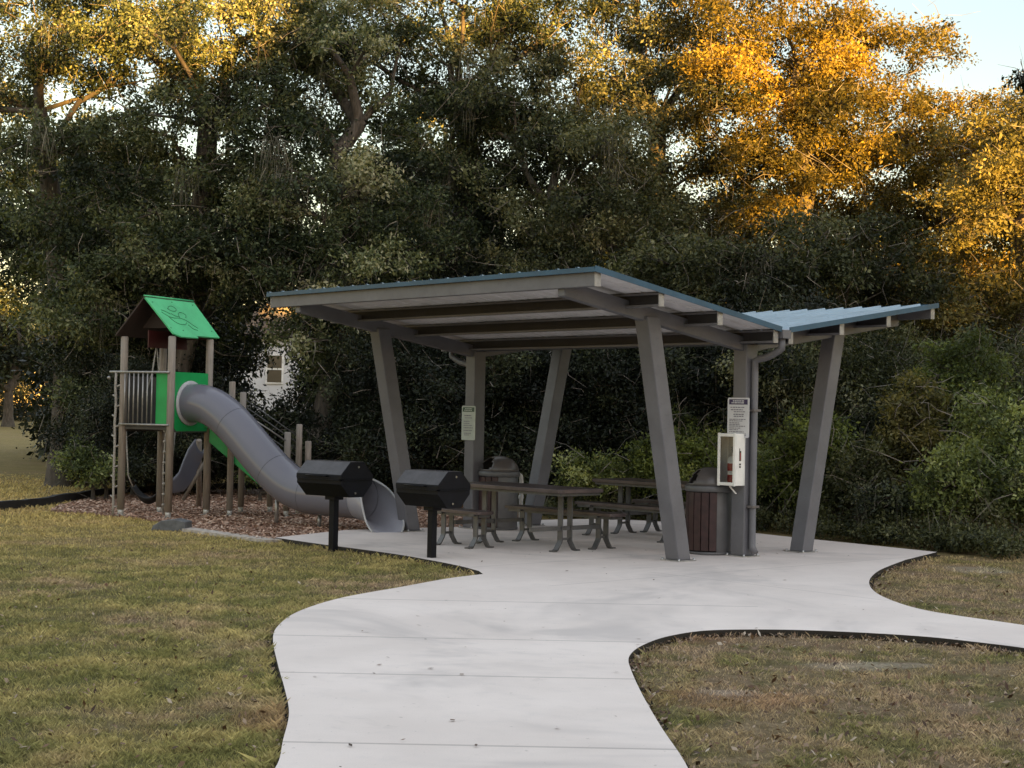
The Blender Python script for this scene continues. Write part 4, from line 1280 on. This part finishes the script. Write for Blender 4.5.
def grow(name, base, ells, seed, mat, label, cat='tree', group=None, trunk_h=2.2, r_base=.22, lean=(0, 0), per=330, size=.086, spread=.44, holes=(), dome=.85, sep=.42, droop=.15, bare=.06, moss=0, tint0=.45, tw=6, grad=.0, crownname='foliage'):
    rng = np.random.default_rng(seed)
    C, Gp = sample_crown(rng, ells, sep, dome)
    for (hx, hy, hr) in holes:
        Wd = C + np.array(base); hpx = 512 + F_PX * Wd[:, 0] / Wd[:, 1]; hpy = 414 + (hpx - 512) * ROLL - F_PX * (Wd[:, 2] - EYE) / Wd[:, 1]
        kp = ((hpx - hx)**2 + (hpy - hy)**2) > hr * hr; C = C[kp]; Gp = Gp[kp]
    tr = [(0, 0, -.1), (lean[0] * .15, lean[1] * .15, trunk_h * .3), (lean[0] * .45, lean[1] * .45, trunk_h * .65), (lean[0], lean[1], trunk_h)]
    zmax = C[:, 2].max(); zc = trunk_h
    cen = C[C[:, 2] > np.median(C[:, 2])].mean(0)
    for k in (1, 2, 3): tr.append(tuple(np.array([lean[0], lean[1], trunk_h]) * (1 - k / 4) + cen * (k / 4) + rng.normal(0, .12, 3)))
    pos, par, tips = skeleton(rng, C, tr)
    e = empty(name, base); tag(e, label, cat, group)
    branch_mesh('trunk', pos, par, .011, r_base, M_['bark'], e, nt=4)
    leafy = rng.random(len(C)) > bare
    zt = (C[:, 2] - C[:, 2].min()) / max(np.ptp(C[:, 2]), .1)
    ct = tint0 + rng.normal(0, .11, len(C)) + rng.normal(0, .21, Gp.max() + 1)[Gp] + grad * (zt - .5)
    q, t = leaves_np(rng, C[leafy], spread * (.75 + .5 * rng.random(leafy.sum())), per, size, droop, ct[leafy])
    ok = q[:, :, 2].min(1) > .0
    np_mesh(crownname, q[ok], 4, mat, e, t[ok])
    if tw:
        tq = twigs_np(rng, C, max(2, tw // 2), .5, .006); tag(np_mesh('twigs', tq, 4, M_['twig'], e), kind='stuff')
    if moss:
        sel = C[rng.permutation(len(C))[:moss]]
        hang_moss(rng, sel, e)
    return e
def hang_moss(rng, P, parent, per=55, Lm=.6):
    N = len(P) * per; c = np.repeat(P, per, 0) + rng.normal(0, .16, (N, 3)) * np.array([1, 1, .6])
    L = (Lm * (.3 + rng.random(N)))[:, None]; a = rng.random(N) * 2 * PI
    s = np.stack([np.cos(a), np.sin(a), np.zeros(N)], 1) * .006
    j = rng.normal(0, .07, (N, 3)); j[:, 2] = 0
    dn = np.array([0, 0, -1.0])
    m = c + dn * L * .5 + j; e2 = c + dn * L + j * 1.6
    q = np.concatenate([np.stack([c - s, c + s, m + s, m - s], 1), np.stack([m - s, m + s, e2 + s * .3, e2 - s * .3], 1)])
    tag(np_mesh('hanging_moss', q, 4, M_['moss'], parent, np.tile(rng.random(N), 2)), kind='stuff')

def ell(base, px, py, Y, rx, ry, n, rz=None):
    """crown lobe seen at pixel (px,py) at depth Y, radii in pixels; relative to the tree base"""
    c = dp(px, py, Y) - Vector(base); k = Y / F_PX
    return ((c.x, c.y, c.z), (rx * k, (rz if rz else .8 * max(rx, ry)) * k if not rz else rz, ry * k), n)

def tree_at(px, Y, lobes, **kw):
    b = gp(px, 500); b = dp(px, 420, Y); base = Vector((b.x, Y, -.05))
    ells = [ell(base, x, y, Y + dy, rx, ry, n) for (x, y, dy, rx, ry, n) in lobes]
    return grow(kw.pop('name', 'oak_tree'), base, ells, **kw)

# front row of oaks, left to right
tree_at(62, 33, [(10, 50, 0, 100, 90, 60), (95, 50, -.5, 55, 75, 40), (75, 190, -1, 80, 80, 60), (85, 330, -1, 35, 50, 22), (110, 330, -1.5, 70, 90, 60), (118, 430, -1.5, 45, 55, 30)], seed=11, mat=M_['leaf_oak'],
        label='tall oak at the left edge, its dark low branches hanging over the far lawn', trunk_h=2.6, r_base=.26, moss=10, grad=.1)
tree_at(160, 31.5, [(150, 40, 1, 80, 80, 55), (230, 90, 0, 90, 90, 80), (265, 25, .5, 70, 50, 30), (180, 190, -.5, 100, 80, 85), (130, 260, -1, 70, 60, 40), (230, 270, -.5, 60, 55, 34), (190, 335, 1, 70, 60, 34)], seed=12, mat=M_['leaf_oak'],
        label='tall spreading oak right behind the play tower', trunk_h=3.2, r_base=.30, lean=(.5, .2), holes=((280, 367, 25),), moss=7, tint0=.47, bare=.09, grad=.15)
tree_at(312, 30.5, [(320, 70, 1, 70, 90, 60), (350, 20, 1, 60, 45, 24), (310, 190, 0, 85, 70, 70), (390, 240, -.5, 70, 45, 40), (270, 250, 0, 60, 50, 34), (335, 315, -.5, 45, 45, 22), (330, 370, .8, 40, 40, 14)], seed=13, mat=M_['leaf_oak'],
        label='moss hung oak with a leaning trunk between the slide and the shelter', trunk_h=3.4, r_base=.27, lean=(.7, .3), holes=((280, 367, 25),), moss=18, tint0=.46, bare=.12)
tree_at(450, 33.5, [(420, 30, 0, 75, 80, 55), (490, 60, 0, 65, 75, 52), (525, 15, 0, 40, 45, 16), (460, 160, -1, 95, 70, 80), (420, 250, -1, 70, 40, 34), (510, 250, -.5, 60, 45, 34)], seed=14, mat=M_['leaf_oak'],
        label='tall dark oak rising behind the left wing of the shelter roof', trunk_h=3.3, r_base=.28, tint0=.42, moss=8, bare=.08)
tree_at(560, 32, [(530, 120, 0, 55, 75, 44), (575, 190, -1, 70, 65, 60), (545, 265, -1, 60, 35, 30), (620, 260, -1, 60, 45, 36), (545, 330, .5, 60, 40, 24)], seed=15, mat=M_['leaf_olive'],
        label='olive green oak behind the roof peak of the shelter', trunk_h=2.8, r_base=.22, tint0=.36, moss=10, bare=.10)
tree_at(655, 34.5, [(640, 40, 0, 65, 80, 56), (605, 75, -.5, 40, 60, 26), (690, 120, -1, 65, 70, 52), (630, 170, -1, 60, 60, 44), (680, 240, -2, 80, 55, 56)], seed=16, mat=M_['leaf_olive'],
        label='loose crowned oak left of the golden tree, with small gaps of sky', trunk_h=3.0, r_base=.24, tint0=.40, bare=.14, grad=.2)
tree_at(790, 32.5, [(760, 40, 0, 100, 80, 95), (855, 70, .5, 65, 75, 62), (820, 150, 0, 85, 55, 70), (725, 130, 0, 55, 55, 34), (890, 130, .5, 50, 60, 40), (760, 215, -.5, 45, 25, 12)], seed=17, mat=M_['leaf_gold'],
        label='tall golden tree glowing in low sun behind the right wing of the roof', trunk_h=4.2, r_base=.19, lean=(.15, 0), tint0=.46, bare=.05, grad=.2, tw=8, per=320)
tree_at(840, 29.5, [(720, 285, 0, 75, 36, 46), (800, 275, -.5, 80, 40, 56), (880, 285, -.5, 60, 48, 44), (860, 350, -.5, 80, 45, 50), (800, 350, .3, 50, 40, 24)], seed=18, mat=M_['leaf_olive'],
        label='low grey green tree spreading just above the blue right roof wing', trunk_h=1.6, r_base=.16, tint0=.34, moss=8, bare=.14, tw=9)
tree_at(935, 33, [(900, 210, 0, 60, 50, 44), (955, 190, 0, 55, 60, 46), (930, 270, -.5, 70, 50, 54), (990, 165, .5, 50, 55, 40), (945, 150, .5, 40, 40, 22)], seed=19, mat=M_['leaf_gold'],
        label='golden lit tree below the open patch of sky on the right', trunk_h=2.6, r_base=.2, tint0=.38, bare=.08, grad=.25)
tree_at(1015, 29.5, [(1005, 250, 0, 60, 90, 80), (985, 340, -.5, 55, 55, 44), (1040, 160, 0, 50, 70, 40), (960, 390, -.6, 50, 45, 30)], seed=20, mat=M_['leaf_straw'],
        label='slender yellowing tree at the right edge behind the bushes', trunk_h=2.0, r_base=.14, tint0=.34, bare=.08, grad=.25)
tree_at(1085, 24, [(1062, 80, 0, 34, 26, 8), (1120, 110, 0, 60, 60, 24)], seed=41, mat=M_['leaf_dark'], label='dark conifer like branch tip reaching in at the upper right edge of the frame', trunk_h=4.0, r_base=.16, tint0=.5, per=150, spread=.3, dome=.3, droop=.5)

# second row: copies of three crowns, deeper in the wood
def lobes_round(rng, H, r, n):
    out = []
    for k in range(6):
        a = rng.random() * 2 * PI; rr = r * (.25 + .5 * rng.random()); z = H * (.42 + .5 * rng.random())
        out.append(((math.cos(a) * rr, math.sin(a) * rr, z), (r * .55, r * .55, H * .16), n // 6))
    return out
back = []
for i in range(2):
    rng = np.random.default_rng(60 + i)
    e = grow('oak_tree', (0, 0, 0), lobes_round(rng, 9.6, 3.3, 190) , seed=60 + i, mat=M_['leaf_oak'], label='dark oak deeper in the wood behind the front row of trees', group='oaks deep in the wood', trunk_h=3.0, r_base=.24, per=170, size=.13, spread=.8, sep=.5, tint0=.40, tw=3)
    back.append(e)
spots = [(100, 42, 1.0), (60, 44, 1.0), (120, 39, .95), (420, 43, 1.0), (345, 41, 1.0), (445, 39, .92), (500, 41, 1.0), (600, 40, .8), (700, 43, .85), (770, 39, .8), (850, 42, .85), (930, 41, .7), (1010, 40, .75), (1080, 38, .8)]
rr = random.Random(5)
for i, (px, Y, s) in enumerate(spots):
    o = back[i] if i < 2 else copy_tree(back[i % 2])
    b = dp(px, 420, Y); o.location = (b.x, Y, -.05); o.rotation_euler = (0, 0, rr.random() * 6.28); o.scale = (s, s, s * rr.uniform(.92, 1.05))

# understory: dark bushes at the wood's edge, brighter ones in front
def bush_mesh(name, base, H, r, seed, mat, label, group=None, n=60, per=190, size=.10, spread=.42, tint0=.42, cat='bush', lobes=5, tw=3, flat=1.0):
    rng = np.random.default_rng(seed); L = []
    for k in range(lobes):
        a = rng.random() * 2 * PI; q = r * .6 * rng.random()**.5
        L.append(((math.cos(a) * q, math.sin(a) * q * flat, H * (.28 + .42 * rng.random())), (r * .55, r * .55 * flat, H * .30), n // lobes))
    L.append(((0, 0, H * .28), (r * .9, r * .9 * flat, H * .26), n // 3))
    return grow(name, base, L, seed, mat, label, cat, group, trunk_h=H * .22, r_base=.035 + .01 * H, per=per, size=size, spread=spread, sep=.24, droop=0, dome=0, bare=.02, tint0=tint0, tw=tw)
dk = []
for i in range(5):
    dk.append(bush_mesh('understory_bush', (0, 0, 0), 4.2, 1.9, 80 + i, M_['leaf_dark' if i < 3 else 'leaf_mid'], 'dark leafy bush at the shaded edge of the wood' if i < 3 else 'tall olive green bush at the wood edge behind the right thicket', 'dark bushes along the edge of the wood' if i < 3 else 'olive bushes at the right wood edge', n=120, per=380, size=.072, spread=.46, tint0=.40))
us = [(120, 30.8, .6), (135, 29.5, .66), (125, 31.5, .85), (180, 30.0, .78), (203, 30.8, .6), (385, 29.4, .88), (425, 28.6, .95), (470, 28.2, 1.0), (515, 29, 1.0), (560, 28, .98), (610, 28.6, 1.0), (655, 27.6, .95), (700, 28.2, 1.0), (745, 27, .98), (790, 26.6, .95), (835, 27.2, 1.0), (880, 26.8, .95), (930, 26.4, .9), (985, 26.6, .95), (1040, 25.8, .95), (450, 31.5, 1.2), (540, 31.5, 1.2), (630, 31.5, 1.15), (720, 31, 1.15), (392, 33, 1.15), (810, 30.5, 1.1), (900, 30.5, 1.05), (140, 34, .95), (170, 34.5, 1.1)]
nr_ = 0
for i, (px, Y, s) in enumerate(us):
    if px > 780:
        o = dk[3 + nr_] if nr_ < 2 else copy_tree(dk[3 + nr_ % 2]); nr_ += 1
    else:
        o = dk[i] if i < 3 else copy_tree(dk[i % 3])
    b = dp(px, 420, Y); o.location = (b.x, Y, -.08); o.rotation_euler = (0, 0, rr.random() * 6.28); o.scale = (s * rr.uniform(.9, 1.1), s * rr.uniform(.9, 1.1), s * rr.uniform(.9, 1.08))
# clipped hedge below the house
b = dp(272, 430, 30.3); bush_mesh('hedge', (b.x, 30.3, -.05), 2.05, .95, 95, M_['leaf_dark'], 'dark hedge below the white house behind the slide', n=90, per=260, size=.085, spread=.36, tint0=.46, cat='hedge', flat=.7)
# right hand thicket, each bush its own look
RB = [(768, 24.8, 1.25, .55, 'leaf_shrub', .36, 'low green bush right behind the slanted right column'),
      (815, 24.0, 1.95, .6, 'leaf_fresh', .16, 'bright green leafy bush just right of the slanted right column'),
      (858, 23.4, 1.45, .7, 'leaf_mid', .52, 'dull green bush between the bright leafy bush and the yellowish one'),
      (905, 23.6, 2.55, .62, 'leaf_straw', .24, 'taller yellowish green bush in the right thicket'),
      (945, 22.0, 1.35, .7, 'leaf_shrub', .34, 'low dense bush at the corner of the concrete pad'),
      (985, 22.6, 2.5, .62, 'leaf_shrub', .44, 'tall loose green bush behind the small brown lawn'),
      (1018, 21.3, 1.5, .6, 'leaf_mid', .55, 'dull green bush at the right edge behind the small brown lawn'),
      (1050, 21.4, 2.4, .9, 'leaf_shrub', .40, 'green bush cut by the right edge of the frame'),
      (838, 25.6, 2.6, .8, 'leaf_dark', .62, 'dark bush standing behind the bright leafy bush on the right'),
      (955, 24.6, 3.1, .8, 'leaf_fresh', .10, 'tall pale green sapling bush behind the thicket on the right'),
      (885, 22.2, .8, .45, 'leaf_dark', .6, 'knee high weedy bush at the back edge of the concrete on the right'),
      (790, 25.8, 2.2, .5, 'leaf_straw', .18, 'thin yellowish bush behind the slanted right column'),
      (690, 26.0, 1.75, .75, 'leaf_fresh', .34, 'fresh pale green bush seen between the two front columns'),
      (590, 26.4, 1.25, .6, 'leaf_shrub', .58, 'small light green bush behind the farther picnic table'),
      (640, 26.8, 1.15, .7, 'leaf_shrub', .36, 'low green bush left of the fresh pale bush'),
      (545, 26.8, 1.0, .6, 'leaf_dark', .58, 'low dark bush behind the rear slanted column'),
      (480, 26.8, .9, .55, 'leaf_dark', .5, 'low dark bush behind the rear litter bin'),
      (95, 27.9, 1.1, .5, 'leaf_shrub', .30, 'green weedy bush at the left beyond the black edging'),
      (108, 28.3, 1.0, .55, 'leaf_dark', .62, 'small dark weedy bush behind the left tower post'),
      (262, 28.6, .85, .5, 'leaf_shrub', .36, 'low green bush behind the ramp below the slide')]
for i, (px, Y, H, r, mt, t0, lb) in enumerate(RB):
    b = dp(px, 420, Y); bush_mesh('bush', (b.x, Y, -.06), H, r, 120 + i, M_[mt], lb, 'bushes at the edge of the wood', n=int(34 + 24 * H * r), per=300, size=.068, spread=.29, tint0=t0)
# weeds along the back edge of the pad
def weeds():
    rng = np.random.default_rng(31); pts = []
    edge = back_edge[3:] + [(980, 557), (1030, 562)]
    for a, b2 in zip(edge[:-1], edge[1:]):
        for k in range(48):
            t = rng.random(); g = gp(a[0] + (b2[0] - a[0]) * t, a[1] + (b2[1] - a[1]) * t, -.05)
            dd = .08 + .9 * rng.random()**1.3
            pts.append((g.x + rng.normal(0, .1), g.y + dd, .02 + rng.random() * min(.12 + .22 * dd, .42)))
    C = np.array(pts); C = C[~inside(C[:, :2], PATH)]
    q, t = leaves_np(rng, C, .16, 75, .055, 0, np.clip(rng.normal(.40, .2, len(C)), 0, 1))
    ok = (q[:, :, 2].min(1) > -.05) & ~inside(q[:, 0, :2], PATH)
    tag(np_mesh('weeds', q[ok], 4, M_['leaf_mid'], None, t[ok]), 'tangled low weeds along the back edge of the concrete pad', 'weeds', kind='stuff')
    n = 160; P = C[rng.integers(0, len(C), n)]; h = .25 + .45 * rng.random(n)
    a = rng.random(n) * 2 * PI; s = np.stack([np.cos(a), np.sin(a), 0 * a], 1) * .006
    bse = P * np.array([1, 1, 0]); tip = bse + np.column_stack([rng.normal(0, .12, (n, 2)), h]); mid = (bse + tip) / 2
    tag(np_mesh('dry_stalks', np.stack([bse - s, bse + s, mid + s, tip], 1), 4, M_['moss'], None, rng.random(n)), 'thin dry stalks standing in the weeds behind the pad', 'stalks', kind='stuff')
weeds()
# far wood that closes the view between the trunks
def far_wood():
    rng = np.random.default_rng(71); n = 4200
    X = rng.uniform(-26, 26, n); Y = rng.uniform(44, 54, n); Z = rng.uniform(.2, 5.6, n)
    px = 512 + F_PX * X / Y
    keep = ~((px > 235) & (px < 318)) & (px > 45)
    lim = 5.0 + 1.2 * np.sin(X * .9) + .6 * np.sin(X * 2.3 + 1); keep &= Z < lim
    C = np.stack([X, Y, Z], 1)[keep]
    m = 700; Y2 = rng.uniform(108, 122, m); X2 = (rng.uniform(-90, 120, m) - 512) / F_PX * Y2; Z2 = .3 + 8.5 * rng.random(m) * (.75 + .25 * np.sin(X2 * .35))
    C = np.concatenate([C, np.stack([X2, Y2, Z2], 1)])
    q, t = leaves_np(rng, C, .95, 70, .22, .1, np.clip(rng.normal(.35, .12, len(C)), 0, 1))
    tag(np_mesh('far_wood', q, 4, M_['leaf_dark'], None, t), 'dark mass of woodland far behind the oaks', 'woodland', kind='stuff')
far_wood()
# sunlit trees and a slim trunk far beyond the lawn on the left
far = []
for i, (px, Y, H, r, lb) in enumerate([(8, 84, 7.2, 3.6, 'distant lit tree on the far lawn at the left edge with a pale trunk'), (-40, 92, 9.0, 4.5, 'distant tree beyond the far lawn cut by the left frame edge'), (52, 100, 7.5, 4.5, 'distant olive tree beyond the far lawn behind the low oak branches')]):
    rng = np.random.default_rng(200 + i); b = dp(px, 420, Y)
    grow('lawn_tree', (b.x, Y, .4), lobes_round(rng, H, r, 100), 200 + i, M_['leaf_dark'], lb, trunk_h=2.0, r_base=.3, per=110, size=.26, spread=.9, sep=.5, tint0=.55, tw=0)

# white house far behind the hedge
hb = dp(274, 400, 66); house = empty('white_house', (hb.x, 66, .25)); tag(house, 'white house with a brown window glimpsed between the trees behind the slide', 'house')
m = MB(); m.box((0, 2.5, 2.2), (6.4, 5.0, 4.4)); m.build('wall', M_['house'], house)
m = MB(); m.extrude([(-3.7, 0), (3.7, 0), (0, 1.6)], (0, -.3, 4.4), (1, 0, 0), (0, 0, 1), (0, 5.6, 0)); m.build('roof', M_['house_roof'], house)
for (x, z) in ((.0, 3.1), (2.0, 3.1)):
    m = MB(); m.box((x, -.03, z), (.75, .06, 1.25)); f = m.build('window', M_['win_frame'], house)
    for dz in (-.3, .3):
        m = MB(); m.box((x, -.065, z + dz), (.60, .02, .52)); m.build('pane', M_['window'], f)

# unseen rise, added and shaped so the low sun reaches only the tree tops
SUN_EL, SUN_AZ = R(4.5), R(30.0)       # azimuth of the light's travel direction, from +Y towards -X
def sun_blocker_ridge():
    b = MB(); vs = []; fs = []; nx, ny = 260, 7
    rng = random.Random(3)
    cx, sx = math.cos(SUN_AZ), math.sin(SUN_AZ)
    for i in range(nx + 1):
        l = -45 + 120 * i / nx
        top = float(np.interp(l, [0, 8, 11, 13, 16, 18, 20, 21.5, 25, 35], [15.6, 15.7, 16.4, 17.6, 17.4, 15.2, 12.8, 11.8, 10.3, 9.3])) + .5 * math.sin(l * 1.1) + .55 * math.sin(l * 2.7 + 1) + .45 * math.sin(l * 5.3 + 2) + rng.uniform(-.5, .5)
        for j in range(ny + 1):
            t = j / ny; a = -40 - 18 * t; vs.append((l * cx - a * sx, l * sx + a * cx, -.2 + top * (3 * t * t - 2 * t**3)))
    for i in range(nx):
        for j in range(ny):
            a = i * (ny + 1) + j; fs.append((a, a + 1, a + ny + 2, a + ny + 1))
    b.add(vs, fs, False)
    k = NT('sun_blocker_scrub'); co = k.n('ShaderNodeTexCoord').outputs['Object']
    tag(b.build('sun_blocker', k.done(k.bsdf(k.mix(k.noise(co, .8, 5), (.05, .06, .025), (.12, .11, .05)), .9)), solid=0), kind='structure')

# ------------------------------------------------------------------ light
trav = Vector((-math.sin(SUN_AZ) * math.cos(SUN_EL), math.cos(SUN_AZ) * math.cos(SUN_EL), -math.sin(SUN_EL)))
sun_blocker_ridge()
sd = bpy.data.lights.new('sun', 'SUN'); sd.energy = 36.0; sd.angle = R(.6); sd.color = (1.0, .53, .11)
so = bpy.data.objects.new('sun', sd); col.objects.link(so); so.rotation_euler = trav.to_track_quat('-Z', 'Y').to_euler()
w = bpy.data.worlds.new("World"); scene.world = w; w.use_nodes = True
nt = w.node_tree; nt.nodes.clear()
sky = nt.nodes.new('ShaderNodeTexSky'); sky.sky_type = 'NISHITA'; sky.sun_disc = False
sky.sun_elevation = SUN_EL; sd_dir = -trav
sky.sun_rotation = math.atan2(sd_dir.x, sd_dir.y)
sky.air_density = 1.0; sky.dust_density = .3; sky.ozone_density = 1.0
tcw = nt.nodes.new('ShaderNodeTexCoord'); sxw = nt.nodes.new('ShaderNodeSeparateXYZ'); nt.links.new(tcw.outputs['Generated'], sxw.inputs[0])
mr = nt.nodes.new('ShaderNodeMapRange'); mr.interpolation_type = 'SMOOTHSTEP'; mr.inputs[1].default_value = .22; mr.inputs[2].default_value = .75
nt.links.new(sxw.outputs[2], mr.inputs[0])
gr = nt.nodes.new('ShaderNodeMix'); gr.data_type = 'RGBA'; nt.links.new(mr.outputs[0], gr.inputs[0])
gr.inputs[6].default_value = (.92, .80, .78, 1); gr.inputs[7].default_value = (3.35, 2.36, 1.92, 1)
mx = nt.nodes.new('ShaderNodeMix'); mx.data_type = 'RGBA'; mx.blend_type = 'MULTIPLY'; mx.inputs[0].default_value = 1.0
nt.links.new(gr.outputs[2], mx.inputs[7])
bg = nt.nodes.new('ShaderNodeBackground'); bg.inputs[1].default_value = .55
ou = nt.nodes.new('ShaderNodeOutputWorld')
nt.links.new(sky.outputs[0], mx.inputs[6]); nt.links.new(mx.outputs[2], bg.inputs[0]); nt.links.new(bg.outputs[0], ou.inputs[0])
scene.view_settings.view_transform = 'Standard'; scene.view_settings.look = 'None'
scene.view_settings.exposure = 0; scene.view_settings.gamma = 1
scene.render.engine = 'CYCLES'
scene.cycles.max_bounces = 5; scene.cycles.diffuse_bounces = 3; scene.cycles.glossy_bounces = 2; scene.cycles.transmission_bounces = 3; scene.cycles.transparent_max_bounces = 4
